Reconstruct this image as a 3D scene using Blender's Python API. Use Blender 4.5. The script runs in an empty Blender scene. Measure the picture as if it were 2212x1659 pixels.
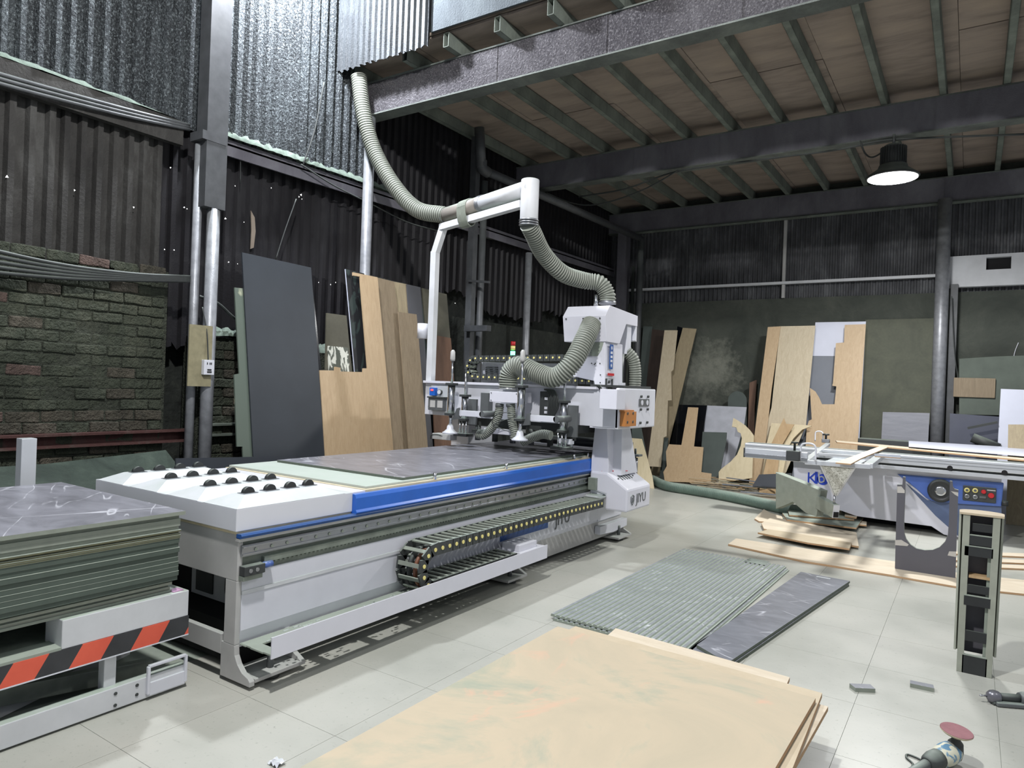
import bpy, math, random
import numpy as np
from mathutils import Vector, Matrix
random.seed(7)
S = bpy.context.scene
COL = S.collection
# ------------------------------------------------------------ camera, world, lights
YAW, ROLL, FPX, CH = math.radians(33.6), math.radians(2.12), 1495.0, 1.6
fw = np.array([-math.sin(YAW), math.cos(YAW), 0.0])
rt0 = np.array([math.cos(YAW), math.sin(YAW), 0.0]); up0 = np.array([0, 0, 1.0])
rt = math.cos(ROLL)*rt0 + math.sin(ROLL)*up0
up = -math.sin(ROLL)*rt0 + math.cos(ROLL)*up0
CP = np.array([0, 0, CH])
cam = bpy.data.cameras.new('camera'); camo = bpy.data.objects.new('camera', cam); COL.objects.link(camo)
cam.sensor_width = 36; cam.lens = FPX/2212*36; cam.clip_start = .05; cam.clip_end = 200
camo.matrix_world = Matrix(((rt[0], up[0], -fw[0], 0), (rt[1], up[1], -fw[1], 0), (rt[2], up[2], -fw[2], CH), (0, 0, 0, 1)))
S.camera = camo
w = bpy.data.worlds.new('world'); S.world = w; w.use_nodes = True
w.node_tree.nodes['Background'].inputs[0].default_value = (.82, .88, 1, 1)
w.node_tree.nodes['Background'].inputs[1].default_value = .42
S.view_settings.view_transform = 'Standard'; S.view_settings.look = 'None'
S.view_settings.gamma = 1; S.view_settings.use_curve_mapping = False; S.view_settings.exposure = 0.0
def light(kind, loc, power, size, color=(1, .98, .95), rot=(0, 0, 0)):
    l = bpy.data.lights.new('lamp_light', kind); l.energy = power; l.color = color
    if kind == 'AREA': l.shape = 'DISK'; l.size = size
    else: l.shadow_soft_size = size
    o = bpy.data.objects.new('lamp_light', l); o.location = loc; o.rotation_euler = rot; COL.objects.link(o); return o
light('POINT', (-5.55, 4.35, 6.05), 1000, .12, (.90, .93, 1))        # high bay by the left wall, above the frame
light('AREA', (-.87, 9.2, 4.17), 235, .5, (1, 1, 1))                # the high bay in view
light('POINT', (-1.6, 1.2, 5.9), 1280, .12, (1, .99, .985))          # high bay above the aisle, outside the frame
light('POINT', (4.2, 3.5, 6.0), 260, .2, (1, .99, .97))             # added fill light from the right, no lamp known there

# ------------------------------------------------------------ pixel -> point on a real plane
def ray(x, y): return rt*(x-1106)/FPX - up*(y-829.5)/FPX + fw
def PZ(x, y, z=0.0): d = ray(x, y); return CP + d*(z-CH)/d[2]
def PX(x, y, X): d = ray(x, y); return CP + d*X/d[0]
def PY(x, y, Y): d = ray(x, y); return CP + d*Y/d[1]
def PP(x, y, p, n): d = ray(x, y); n = np.array(n, float); return CP + d*((np.array(p, float)-CP)@n)/(d@n)

# ------------------------------------------------------------ materials
def lin(h):
    h = h.lstrip('#'); c = [int(h[i:i+2], 16)/255 for i in (0, 2, 4)]
    return tuple(v/12.92 if v <= .04045 else ((v+.055)/1.055)**2.4 for v in c)+(1,)
DUST = lin('#a3b0a4')
M = {}
class NT:
    def __init__(s, name):
        s.m = bpy.data.materials.new(name); s.m.use_nodes = True; s.t = s.m.node_tree
        s.b = s.t.nodes['Principled BSDF']; M[name] = s.m
        s.co = s.n('ShaderNodeTexCoord').outputs['Object']
    def n(s, k, **kw):
        x = s.t.nodes.new(k)
        for a, v in kw.items(): setattr(x, a, v)
        return x
    def l(s, a, b): s.t.links.new(a, b)
    def noise(s, scale, detail=4, stretch=None, rough=.55, dist=0, co=None):
        v = co or s.co
        if stretch:
            mp = s.n('ShaderNodeMapping'); mp.inputs['Scale'].default_value = stretch; s.l(v, mp.inputs[0]); v = mp.outputs[0]
        x = s.n('ShaderNodeTexNoise'); x.inputs['Scale'].default_value = scale; x.inputs['Detail'].default_value = detail
        x.inputs['Roughness'].default_value = rough; x.inputs['Distortion'].default_value = dist
        s.l(v, x.inputs['Vector']); return x.outputs['Fac']
    def ramp(s, f, stops):
        r = s.n('ShaderNodeValToRGB'); s.l(f, r.inputs[0]); e = r.color_ramp.elements
        while len(e) < len(stops): e.new(.5)
        for i, (p, c) in enumerate(stops): e[i].position = p; e[i].color = c if len(c) == 4 else tuple(c)+(1,)
        return r.outputs[0]
    def mix(s, f, a, b):
        x = s.n('ShaderNodeMix', data_type='RGBA')
        for v, i in ((f, 0), (a, 6), (b, 7)):
            if hasattr(v, 'links') or hasattr(v, 'is_linked'): s.l(v, x.inputs[i])
            else: x.inputs[i].default_value = v
        return x.outputs[2]
    def math(s, op, a, b=0.0, clamp=False):
        x = s.n('ShaderNodeMath', operation=op); x.use_clamp = clamp
        for v, i in ((a, 0), (b, 1)):
            if hasattr(v, 'is_linked'): s.l(v, x.inputs[i])
            else: x.inputs[i].default_value = v
        return x.outputs[0]
    def bump(s, h, st=.3, d=.01):
        x = s.n('ShaderNodeBump'); x.inputs['Strength'].default_value = st; x.inputs['Distance'].default_value = d
        s.l(h, x.inputs['Height']); s.l(x.outputs[0], s.b.inputs['Normal'])
    def fin(s, col, rough=.5, metal=0.0, spec=None):
        if hasattr(col, 'is_linked'): s.l(col, s.b.inputs['Base Color'])
        else: s.b.inputs['Base Color'].default_value = col
        if hasattr(rough, 'is_linked'): s.l(rough, s.b.inputs['Roughness'])
        else: s.b.inputs['Roughness'].default_value = rough
        s.b.inputs['Metallic'].default_value = metal
        if spec is not None: s.b.inputs['Specular IOR Level'].default_value = spec
        return s.m
def paint(name, c, rough=.45, metal=0, dust=.5, var=.15, scale=6, bump=.0, spec=None, dcol=DUST):
    """painted or bare surface: slight tonal variation and MDF dust settled on upward faces"""
    t = NT(name); c = lin(c)
    n = t.noise(scale, 5)
    lo = tuple(v*(1-var) for v in c[:3])+(1,); hi = tuple(min(1, v*(1+var*.5)) for v in c[:3])+(1,)
    col = t.ramp(n, [(.3, lo), (.7, hi)])
    if dust > 0:
        g = t.n('ShaderNodeNewGeometry'); sp = t.n('ShaderNodeSeparateXYZ'); t.l(g.outputs['Normal'], sp.inputs[0])
        upf = t.math('MULTIPLY', t.math('SUBTRACT', sp.outputs[2], .35, True), 1.5, True)
        n2 = t.noise(3.5, 6, rough=.7)
        f = t.math('MULTIPLY', t.math('ADD', t.math('MULTIPLY', upf, 1.0), .12), t.math('MULTIPLY', n2, 2*dust, True), True)
        col = t.mix(f, col, dcol)
    if bump: t.bump(t.noise(90, 3), bump, .004)
    return t.fin(col, rough, metal, spec)
def wood(name, a, b, stretch=(14, 14, 1.0), scale=2.0, rough=.55, dist=1.5, bump=.05, blotch=None):
    t = NT(name)
    n = t.noise(scale, 6, stretch, .6, dist)
    f = t.noise(scale*12, 3, stretch, .6, .3)
    m = t.math('ADD', t.math('MULTIPLY', n, .75), t.math('MULTIPLY', f, .25))
    col = t.ramp(m, [(.35, lin(a)), (.65, lin(b))])
    if blotch:
        q = t.noise(1.6, 5, None, .65); col = t.mix(t.math('MULTIPLY', t.math('SUBTRACT', q, .5, True), 4, True), col, lin(blotch))
    t.bump(m, bump, .003)
    return t.fin(col, rough)
def marble(name, a, b, vein='#d0d2d8', rough=.28, s=1.0, amt=.85, thin=1.0):
    t = NT(name)
    base = t.ramp(t.noise(2.2*s, 9, (1, 2.4, 1), .7, 1.2), [(.3, lin(a)), (.7, lin(b))])
    mp = t.n('ShaderNodeMapping'); mp.inputs['Rotation'].default_value = (0, 0, .5); t.l(t.co, mp.inputs[0]); co = mp.outputs[0]
    v1 = t.noise(1.3*s, 3, (2.3, .28, 1), .45, .35, co)
    r1 = t.math('SUBTRACT', 1, t.math('MULTIPLY', t.math('ABSOLUTE', t.math('SUBTRACT', v1, .5)), 95*thin), True)
    v2 = t.noise(1.5*s, 3, (.3, 2.0, 1), .5, .3, co)
    r2 = t.math('SUBTRACT', 1, t.math('MULTIPLY', t.math('ABSOLUTE', t.math('SUBTRACT', v2, .48)), 130*thin), True)
    br = t.math('MULTIPLY', t.math('SUBTRACT', t.noise(3.1*s, 4), .47, True), 9, True)
    f = t.math('MULTIPLY', t.math('MAXIMUM', r1, r2), br)
    col = t.mix(t.math('MULTIPLY', f, amt), base, lin(vein))
    return t.fin(col, rough)
white = paint('white_enamel', '#d2d3db', .38, dust=.4, var=.05)
ridgem = paint('white_ridge', '#d4d5dc', .4, dust=.45, var=.03, scale=3)
whitec = paint('white_clean', '#d6d6df', .35, dust=.14, var=.03)
whited = paint('white_dusty', '#cfd0d4', .5, dust=.85, var=.12, scale=4)
greyp = paint('grey_paint', '#b3b2b0', .5, dust=.3, var=.14, scale=4)
dgrey = paint('dark_grey_steel', '#55575a', .5, dust=.5, var=.2)
greenm = paint('dusty_machined_steel', '#7f867c', .5, .2, dust=.8, var=.3, scale=9)
blue = paint('blue_enamel', '#1f62c4', .33, dust=.18, var=.12, scale=5)
blued = paint('blue_enamel_dark', '#1d4f95', .4, dust=.2, var=.1)
blues = paint('saw_blue_enamel', '#4664ae', .35, dust=.3, var=.12)
blacks = paint('black_plastic', '#1d1d21', .45, dust=.25, var=.1)
blackd = paint('black_dusty', '#2a2b2e', .6, dust=.45, var=.2)
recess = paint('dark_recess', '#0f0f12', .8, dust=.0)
chrome = paint('chrome', '#d0d2d6', .18, 1, dust=.0, var=.03)
steel = paint('brushed_steel', '#a9abb0', .32, .9, dust=.15, var=.1)
alum = paint('aluminium_profile', '#c6c9cf', .32, .2, dust=.35, var=.06)
hosem = paint('grey_pvc_hose', '#8f9288', .5, dust=.35, var=.12, scale=4)
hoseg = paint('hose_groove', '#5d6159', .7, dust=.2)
brass = paint('brass_yellow', '#e6d98a', .4, dust=0, var=.05)
orange = paint('orange_nylon', '#b8783a', .5, dust=.1)
redp = paint('red_plastic', '#c0252c', .4, dust=0)
postm = paint('galvanised_post', '#8b8d92', .4, .25, dust=.2, var=.25, scale=14, bump=.3)
postd = paint('dull_steel_post', '#4a4b4f', .5, .1, dust=.3, var=.25, scale=10)
cablem = paint('black_cable', '#222426', .6, dust=.35, var=.1)
fuzz = paint('piled_green_dust', '#647268', .95, dust=.1, var=.4, scale=22, bump=1.0)
tape = paint('masking_tape', '#b7b3ac', .6, dust=0)
pinkd = paint('sanding_pad', '#8f6569', .9, dust=0, var=.1, scale=30, bump=.5)
def corr_mat(name, a, b, c, rough=.6, scale=1.5, bump=.3, bs=60, spec=.3, spk=None):
    t = NT(name)
    n = t.noise(scale, 7, (1, 1, .45), .7, .4)
    col = t.ramp(n, [(.3, lin(a)), (.52, lin(b)), (.75, lin(c))])
    if spk: col = t.mix(t.math('MULTIPLY', t.math('SUBTRACT', t.noise(55, 3, (1, 1, .8), .7), .5, True), 5, True), col, lin(spk))
    if bump: t.bump(t.noise(bs, 3, None, .7), bump, .05 if bump > .8 else .02)
    return t.fin(col, rough, 0, spec)
corr_mat('sheet_fuzzy', '#2a2d2f', '#3a3e41', '#535a5d', .85, 2, 1.0, 34, .3, '#7f878a')
corr_mat('sheet_dark', '#151416', '#1d1c1f', '#2c2c2e', .55, 2.2, .15, 50)
corr_mat('sheet_rust', '#232221', '#343331', '#525250', .75, 2.6, .3, 40)
corr_mat('sheet_back', '#38393b', '#505154', '#737577', .7, 3.2, .2, 40)
corr_mat('sheet_hang', '#303336', '#3f4346', '#53585a', .5, 3, .5, 55, .4)
corr_mat('steel_beam', '#55535a', '#69686f', '#7b7b80', .6, 1.5, .2)
corr_mat('beam_flange', '#4b4e4c', '#626763', '#7b817a', .8, 2, .5)
corr_mat('beam_dusty', '#353338', '#4a484c', '#656367', .9, 1.6, 1.0, 45, .3, '#757376')
corr_mat('joist_steel', '#565b56', '#6d746c', '#858d83', .7, 3, .2)
corr_mat('mortar', '#2d3029', '#3f433a', '#4f5247', .95, 5, 1.0, 30)
corr_mat('fascia_board', '#3c4145', '#4c5256', '#5c6366', .9, 2, .8, 50)
corr_mat('rust_channel', '#3a2422', '#4a302d', '#54504a', .7, 3, .3)
corr_mat('cloth_dark_green', '#2b332e', '#38423b', '#48534a', .95, 3, .6, 30)
for i, (a, b, c) in enumerate((('#30342c', '#41463b', '#55574a'), ('#35342e', '#4a473e', '#665f55'), ('#403833', '#5a4c46', '#7b675f'))):
    corr_mat('brick_%s' % 'abc'[i], a, b, c, .95, 9, .9, 30)
def plaster():
    t = NT('plaster_back')
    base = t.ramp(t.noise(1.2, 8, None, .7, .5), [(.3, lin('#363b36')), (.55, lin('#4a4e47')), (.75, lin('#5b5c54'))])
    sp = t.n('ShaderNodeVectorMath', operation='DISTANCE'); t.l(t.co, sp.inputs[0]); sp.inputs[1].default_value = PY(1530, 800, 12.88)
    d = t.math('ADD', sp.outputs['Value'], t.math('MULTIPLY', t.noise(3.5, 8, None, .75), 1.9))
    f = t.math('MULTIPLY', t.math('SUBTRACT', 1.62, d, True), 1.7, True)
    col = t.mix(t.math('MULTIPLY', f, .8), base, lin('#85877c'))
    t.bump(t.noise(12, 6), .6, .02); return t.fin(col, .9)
plaster()
def plaster_side():
    t = NT('plaster_side')
    base = t.ramp(t.noise(2.2, 8, None, .75, .6), [(.3, lin('#161918')), (.55, lin('#262a26')), (.8, lin('#43463e'))])
    t.bump(t.noise(8, 7), .9, .05); return t.fin(base, .95)
plaster_side()
def floor_mat():
    t = NT('floor_vinyl')
    n = t.noise(.7, 7, None, .6); n2 = t.noise(45, 4, None, .7); n3 = t.noise(9, 6, (1, 3.5, 1), .75, .5)
    col = t.ramp(n, [(.3, lin('#979990')), (.5, lin('#a9aaa1')), (.72, lin('#b4b3aa'))])
    col = t.mix(t.math('MULTIPLY', t.math('SUBTRACT', n2, .60, True), 6, True), col, lin('#7f8178'))
    col = t.mix(t.math('MULTIPLY', t.math('SUBTRACT', n3, .62, True), 5, True), col, lin('#8d8e84'))
    g = t.math('ADD', t.math('MULTIPLY', n, .35), .18)
    return t.fin(col, g, 0, .45)
floor_mat()
wood('maple', '#b39a79', '#c1a988', rough=.5)
wood('birch_ply', '#b0a289', '#bdb097', (1, 1, 1), 2.5, .7, .6, .03)
wood('birch_strip', '#bfb29b', '#ccc1ad', (2, 10, 2), 2, .7, .5, .03)
wood('ply_edge', '#a58260', '#c0a07c', (1, 1, 40), 3, .8)
wood('light_oak', '#b8aa90', '#c8bca3', (9, 9, 1), 1.6, .5, 2.5)
wood('pale_oak', '#c6b896', '#d4c7a8', (9, 9, 1), 1.6, .55, 1.5)
wood('weather_oak', '#8d8068', '#a39679', (12, 12, 1), 1.8, .6, 2)
wood('brown_oak', '#7c6d58', '#8f8069', (12, 12, 1), 1.8, .6, 2)
wood('dark_walnut', '#2e241e', '#3d3029', (12, 12, 1), 1.8, .5, 1)
wood('red_brown', '#5f4637', '#6f5342', (12, 12, 1), 1.8, .6, 1)
wood('tan_ply', '#a88c66', '#b89d78', (8, 8, 1), 1.6, .6, 1)
wood('grey_oak', '#7b7d85', '#8d8f97', (1, 1, 9), 2, .55, 1)
wood('dust_olive', '#484b3f', '#575a4b', (1, 1, 1), 2.5, .7, 1)
wood('olive_brown', '#4d4b40', '#5b594c', (1, 1, 1), 2, .6, .6)
def ply_top():
    t = NT('ply_stack_top')
    n = t.noise(1.3, 8, (1, 1, 1), .65, .9)
    col = t.ramp(n, [(.32, lin('#a99f89')), (.52, lin('#b3a68e')), (.7, lin('#b9a990'))])
    n2 = t.noise(1.5, 7, (.8, .8, 1), .68, .8, co=None)
    col = t.mix(t.math('MULTIPLY', t.math('SUBTRACT', n2, .50, True), 7, True), col, lin('#969a88'))
    n3 = t.noise(2.1, 7, (1.2, .5, 1), .65, 1.2)
    col = t.mix(t.math('MULTIPLY', t.math('SUBTRACT', n3, .57, True), 10, True), col, lin('#c2a088'))
    t.bump(n3, .2, .003); return t.fin(col, .7)
ply_top()
def ceil_ply():
    t = NT('ceiling_ply')
    col = t.ramp(t.noise(1.1, 8, (.8, 3.5, 1), .65, .5), [(.3, lin('#71675f')), (.5, lin('#8f8278')), (.72, lin('#a09182'))])
    return t.fin(col, .85)
ceil_ply()
marble('marble_grey', '#68696f', '#8c8d95')
marble('marble_dark', '#606369', '#83868d', rough=.35)
paint('concrete_white', '#b4b7c0', .6, dust=0, var=.15, scale=5)
paint('fluted_panel', '#7e8784', .5, dust=.35, var=.12, scale=5)
marble('fluted_laminate', '#767b7e', '#959a9c', '#c9cdcf', .45, 1.1, .8)
def mdf(name, c, var=.12): return paint(name, c, .75, dust=.25, var=var, scale=12)
mdf('mdf_green', '#5b6358'); mdf('mdf_greygreen', '#868c81'); mdf('mdf_pale', '#989b8e'); mdf('mdf_dark', '#465149'); mdf('mdf_olive', '#67664c', .2)
mdf('mdf_line', '#8f978c')
paint('spoilboard_mat', '#b4bab5', .7, dust=.6, var=.08, scale=3)
mdf('edge_wood', '#cdbf9f')
paint('slate_black', '#33383e', .5, dust=.0, var=.18, scale=2)
paint('gloss_black', '#131519', .12, dust=.0, var=.3, scale=2)
paint('slate_panel', '#4c4d52', .5, dust=0, var=.08)
paint('blue_grey_panel', '#71767f', .5, dust=0, var=.05)
paint('white_panel', '#cfd3e2', .45, dust=0, var=.03)
paint('navy_panel', '#33373f', .5, dust=.1, var=.05)
paint('teal_grey_panel', '#4b5451', .55, dust=.1, var=.15, scale=5)
paint('purple_grey_panel', '#57565c', .6, dust=.0, var=.05)
paint('blue_dark_panel', '#3d4154', .5, dust=.2, var=.12)
paint('dusty_green_panel', '#596159', .8, dust=.2, var=.2, scale=4)
def paint_marks(name, base, mark, thr=.6, s=3):
    t = NT(name); n = t.noise(s, 4, (1, 1, .5), .5, 2.0)
    f = t.math('MULTIPLY', t.math('SUBTRACT', n, thr, True), 30, True)
    return t.fin(t.mix(f, lin(base), lin(mark)), .6)
paint_marks('streaked_green', '#59645a', '#a9ac92', .62, 2.4); paint_marks('streaked_white', '#5c6057', '#d7d8cc', .52, 7)
paint_marks('black_white_sheet', '#191b1e', '#2f3a38', .52, 5)
def net():
    t = NT('clear_plastic_sheet'); n = t.noise(28, 4, None, .6, 2)
    t.fin(t.ramp(n, [(.4, lin('#8f8f84')), (.6, lin('#c9c9c0'))]), .4)
net()
def emis(name, c, s):
    t = NT(name); t.b.inputs['Base Color'].default_value = lin(c); t.b.inputs['Emission Color'].default_value = lin(c)
    t.b.inputs['Emission Strength'].default_value = s
emis('lamp_glow', '#ffffff', 14); emis('green_signal', '#59ffb0', 7); emis('daylight', '#ffffff', 3); emis('led_red', '#ff5050', 1.2)
def hazard():
    t = NT('hazard_stripes')
    sp = t.n('ShaderNodeSeparateXYZ'); t.l(t.co, sp.inputs[0])
    v = t.math('ADD', t.math('SUBTRACT', sp.outputs[1], t.math('MULTIPLY', sp.outputs[2], .60)), HZ_OFF)
    f = t.math('GREATER_THAN', t.math('FRACT', t.math('DIVIDE', v, .27)), .5)
    n = t.noise(8, 5)
    red = t.ramp(n, [(.3, lin('#d05540')), (.7, lin('#dd6048'))]); blk = t.ramp(n, [(.3, lin('#2b2c2f')), (.7, lin('#3a3b3e'))])
    return t.fin(t.mix(f, red, blk), .5)
HZ_OFF = 10.0 + .0
hazard()

# ------------------------------------------------------------ mesh builder
class MB:
    def __init__(s): s.v = []; s.f = []; s.sm = []; s.mi = []
    def add(s, vs, fs, smooth=False, mi=0):
        o = len(s.v); s.v += [tuple(map(float, v)) for v in vs]
        for f in fs: s.f.append([o+i for i in f]); s.sm.append(smooth); s.mi.append(mi)
        return s
    def box(s, x0, x1, y0, y1, z0, z1, mi=0):
        v = [(x, y, z) for z in (z0, z1) for y in (y0, y1) for x in (x0, x1)]
        return s.add(v, [(0, 2, 3, 1), (4, 5, 7, 6), (0, 1, 5, 4), (2, 6, 7, 3), (0, 4, 6, 2), (1, 3, 7, 5)], False, mi)
    def bar(s, a, b, w, h, upv=(0, 0, 1), mi=0):
        a = Vector(a); b = Vector(b); d = (b-a).normalized(); u = Vector(upv); sd = d.cross(u).normalized(); u = sd.cross(d)
        v = [p+sd*i*w/2+u*j*h/2 for p in (a, b) for j in (-1, 1) for i in (-1, 1)]
        return s.add(v, [(0, 1, 3, 2), (4, 6, 7, 5), (0, 4, 5, 1), (2, 3, 7, 6), (0, 2, 6, 4), (1, 5, 7, 3)], False, mi)
    def prism(s, poly, ext, mi=0, mi2=None):
        n = len(poly); e = np.array(ext, float); p = [np.array(q, float) for q in poly]
        fs = [tuple(range(n)), tuple(range(2*n-1, n-1, -1))]; s.add(p+[q+e for q in p], fs, False, mi)
        o = len(s.v)-2*n
        for i in range(n):
            j = (i+1) % n; s.f.append([o+j, o+i, o+n+i, o+n+j]); s.sm.append(False); s.mi.append(mi if mi2 is None else mi2)
        return s
    def tube(s, path, r, n=12, cap=True, mi=0, ribs=0, rib=.08, smooth=True, groove=False):
        P = [Vector(p) for p in path]
        if ribs:
            P2 = []
            L = [0]
            for i in range(1, len(P)): L.append(L[-1]+(P[i]-P[i-1]).length)
            N = int(L[-1]/ribs)*4; k = 0
            for q in range(N+1):
                t = L[-1]*q/N
                while k < len(L)-2 and L[k+1] < t: k += 1
                P2.append(P[k].lerp(P[k+1], (t-L[k])/max(1e-9, L[k+1]-L[k])))
            P = P2
        m = len(P); T = [(P[min(i+1, m-1)]-P[max(i-1, 0)]).normalized() for i in range(m)]
        a = Vector((0, 0, 1)) if abs(T[0].z) < .9 else Vector((1, 0, 0)); u = T[0].cross(a).normalized(); vs = []
        for i in range(m):
            u = (u-T[i]*u.dot(T[i])).normalized(); w_ = T[i].cross(u)
            rr = (r[i] if isinstance(r, (list, tuple)) and not ribs else (r if not isinstance(r, (list, tuple)) else r[0]))
            if ribs: rr *= 1+rib*(1, 0.2, -1, .2)[i % 4]*.5
            for j in range(n):
                c = 2*math.pi*j/n; vs.append(P[i]+u*math.cos(c)*rr+w_*math.sin(c)*rr)
        fs = [(i*n+j, i*n+(j+1) % n, (i+1)*n+(j+1) % n, (i+1)*n+j) for i in range(m-1) for j in range(n)]
        f0 = len(s.mi); s.add(vs, fs, smooth, mi)
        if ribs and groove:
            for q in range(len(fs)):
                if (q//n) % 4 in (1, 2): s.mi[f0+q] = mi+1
        if cap:
            o = len(s.v)-m*n
            s.f.append([o+j for j in range(n)][::-1]); s.sm.append(False); s.mi.append(mi)
            s.f.append([o+(m-1)*n+j for j in range(n)]); s.sm.append(False); s.mi.append(mi)
        return s
    def cyl(s, a, b, r, n=16, mi=0): return s.tube([a, b], r, n, True, mi)
    def lathe(s, base, prof, n=24, axis=(0, 0, 1), mi=0):
        ax = Vector(axis).normalized(); B = Vector(base)
        return s.tube([B+ax*(h+1e-5*i) for i, (rr, h) in enumerate(prof)], [rr for rr, h in prof], n, True, mi) if False else s._lathe(B, prof, n, ax, mi)
    def _lathe(s, B, prof, n, ax, mi):
        a = Vector((0, 0, 1)) if abs(ax.z) < .9 else Vector((1, 0, 0)); u = ax.cross(a).normalized(); w_ = ax.cross(u); vs = []
        for rr, h in prof:
            for j in range(n):
                c = 2*math.pi*j/n; vs.append(B+ax*h+u*math.cos(c)*rr+w_*math.sin(c)*rr)
        m = len(prof)
        s.add(vs, [(i*n+j, i*n+(j+1) % n, (i+1)*n+(j+1) % n, (i+1)*n+j) for i in range(m-1) for j in range(n)], True, mi)
        o = len(s.v)-m*n
        s.f.append([o+j for j in range(n)][::-1]); s.sm.append(False); s.mi.append(mi)
        s.f.append([o+(m-1)*n+j for j in range(n)]); s.sm.append(False); s.mi.append(mi)
        return s
    def go(s, name, mats, parent=None, bevel=0, loc=None):
        me = bpy.data.meshes.new(name)
        org = Vector(parent['wl']) if parent is not None else None
        if org is None:
            if loc is not None: org = Vector(loc)
            else:
                a = np.array(s.v); mn, mx = a.min(0), a.max(0); org = Vector(((mn[0]+mx[0])/2, (mn[1]+mx[1])/2, mn[2]))
        me.from_pydata([tuple(Vector(v)-org) for v in s.v], [], s.f)
        ms = mats if isinstance(mats, (list, tuple)) else [mats]
        for x in ms: me.materials.append(M[x] if isinstance(x, str) else x)
        me.polygons.foreach_set('use_smooth', s.sm); me.polygons.foreach_set('material_index', s.mi)
        me.validate(); me.update()
        import bmesh
        bm = bmesh.new(); bm.from_mesh(me); bmesh.ops.recalc_face_normals(bm, faces=bm.faces); bm.to_mesh(me); bm.free()
        o = bpy.data.objects.new(name, me); COL.objects.link(o)
        o['wl'] = tuple(org)
        if parent is not None: o.parent = parent
        else: o.location = org
        if bevel:
            b = o.modifiers.new('bevel', 'BEVEL'); b.width = bevel; b.segments = 2; b.limit_method = 'ANGLE'; b.angle_limit = .6
        return o
def thing(name, label, cat, loc, group=None):
    o = bpy.data.objects.new(name, None); COL.objects.link(o); o.location = [float(v) for v in loc]; o['wl'] = tuple(float(v) for v in loc)
    o.empty_display_size = .1; return tag(o, label, cat, group)
def tag(o, label, cat, group=None):
    o['label'] = label; o['category'] = cat
    if group: o['group'] = group
    return o
def struct(o): o['kind'] = 'structure'; return o
def lab(o, l): o['label'] = l; return o
def dupl(o, parent, loc, rot=None, scale=None):
    c = o.copy(); COL.objects.link(c); c.parent = parent; c.location = loc
    if rot is not None: c.rotation_euler = rot
    if scale is not None: c.scale = scale
    return c
def smooth_path(pts, k=8):
    P = [np.array(p, float) for p in pts]; P = [2*P[0]-P[1]]+P+[2*P[-1]-P[-2]]; out = []
    for i in range(1, len(P)-2):
        for j in range(k):
            t = j/k; a, b, c, d = P[i-1:i+3]
            out.append(.5*((2*b)+(-a+c)*t+(2*a-5*b+4*c-d)*t*t+(-a+3*b-3*c+d)*t**3))
    out.append(P[-2]); return out
def text_mesh(name, txt, size, mat, parent, origin, xdir, ydir, depth=.002, align='CENTER'):
    cu = bpy.data.curves.new(name, 'FONT'); cu.body = txt; cu.size = size; cu.extrude = depth/2; cu.align_x = align; cu.align_y = 'CENTER'; cu.resolution_u = 2
    o = bpy.data.objects.new(name, cu); COL.objects.link(o)
    me = bpy.data.meshes.new_from_object(o.evaluated_get(bpy.context.evaluated_depsgraph_get()))
    bpy.data.objects.remove(o); X = Vector(xdir).normalized(); Y = Vector(ydir).normalized(); Z = X.cross(Y); org = Vector(parent['wl'])
    for v in me.vertices: v.co = Vector(origin)+X*v.co.x+Y*v.co.y+Z*v.co.z-org
    me.materials.clear(); me.materials.append(M[mat] if isinstance(mat, str) else mat)
    n = bpy.data.objects.new(name, me); COL.objects.link(n); n.parent = parent; n['wl'] = tuple(org); return n

# ============================================================ STRUCTURE
# ---- floor
fl = struct(MB().box(-6.6, 6, -3, 13.2, -.12, -.004).go('floor', 'mdf_line', loc=(0, 0, 0)))
T = .62; tb = MB().box(0, T-.0018, 0, T-.0018, -.004, 0); tile0 = None
for i in range(-8, 4):
    for j in range(-1, 20):
        x = .16+i*T; y = .31+j*T
        if not(-3.9 < x < 1.8) and y < 3: continue
        if tile0 is None:
            tile0 = tb.go('floor_tile', 'floor_vinyl', loc=(0, 0, 0)); tile0.parent = fl; tile0.location = (x, y, 0)
        else: dupl(tile0, fl, (x, y, 0))
fm = M['floor_vinyl'].node_tree                                         # continuous wear over the tiles
tcn = [n for n in fm.nodes if n.type == 'TEX_COORD'][0]; geo = fm.nodes.new('ShaderNodeNewGeometry')
for lk in list(fm.links):
    if lk.from_node == tcn: fm.links.new(geo.outputs['Position'], lk.to_socket)
rest = MB()
rest.box(-6.5, .16-8*T, -.3, 13, -.004, 0); rest.box(.16+4*T, 5.9, -2.9, 13, -.004, 0)
ro = rest.go('floor_margin', 'floor_vinyl', loc=(0, 0, 0)); ro.parent = fl
# ---- corrugated sheets
def corr(parent, name, u0, u1, z0, z1, fix, axis, period, depth, mat, face=1, zslope=0.0, ragged=0):
    """one corrugated sheet in plane axis=fix; runs along the other axis from u0 to u1"""
    n = max(1, int(round((u1-u0)/period))); p = (u1-u0)/n; U = []
    for i in range(n):
        for a, b in ((0, 0), (.42, 0), (.55, 1), (.88, 1)): U.append((u0+(i+a)*p, b*depth*face))
    U.append((u1, 0)); vs = []; fs = []
    for r, z in enumerate((z0, z1)):
        for q, (u, d) in enumerate(U):
            zz = z+zslope*(u-u0)+(random.uniform(-ragged, ragged) if r == 0 else 0)
            vs.append((fix+d, u, zz) if axis == 'x' else (u, fix+d, zz))
    m = len(U)
    for i in range(m-1): fs.append((i, i+1, m+i+1, m+i))
    b = MB(); b.add(vs, fs)
    o = b.go(name, mat, parent); o.modifiers.new('thick', 'SOLIDIFY').thickness = .003
    return o
wl = struct(MB().box(-6.72, -6.55, .2, 13.2, 0, 8).go('wall_left', 'plaster_side', loc=(-6.6, 6, 0)))
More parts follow.
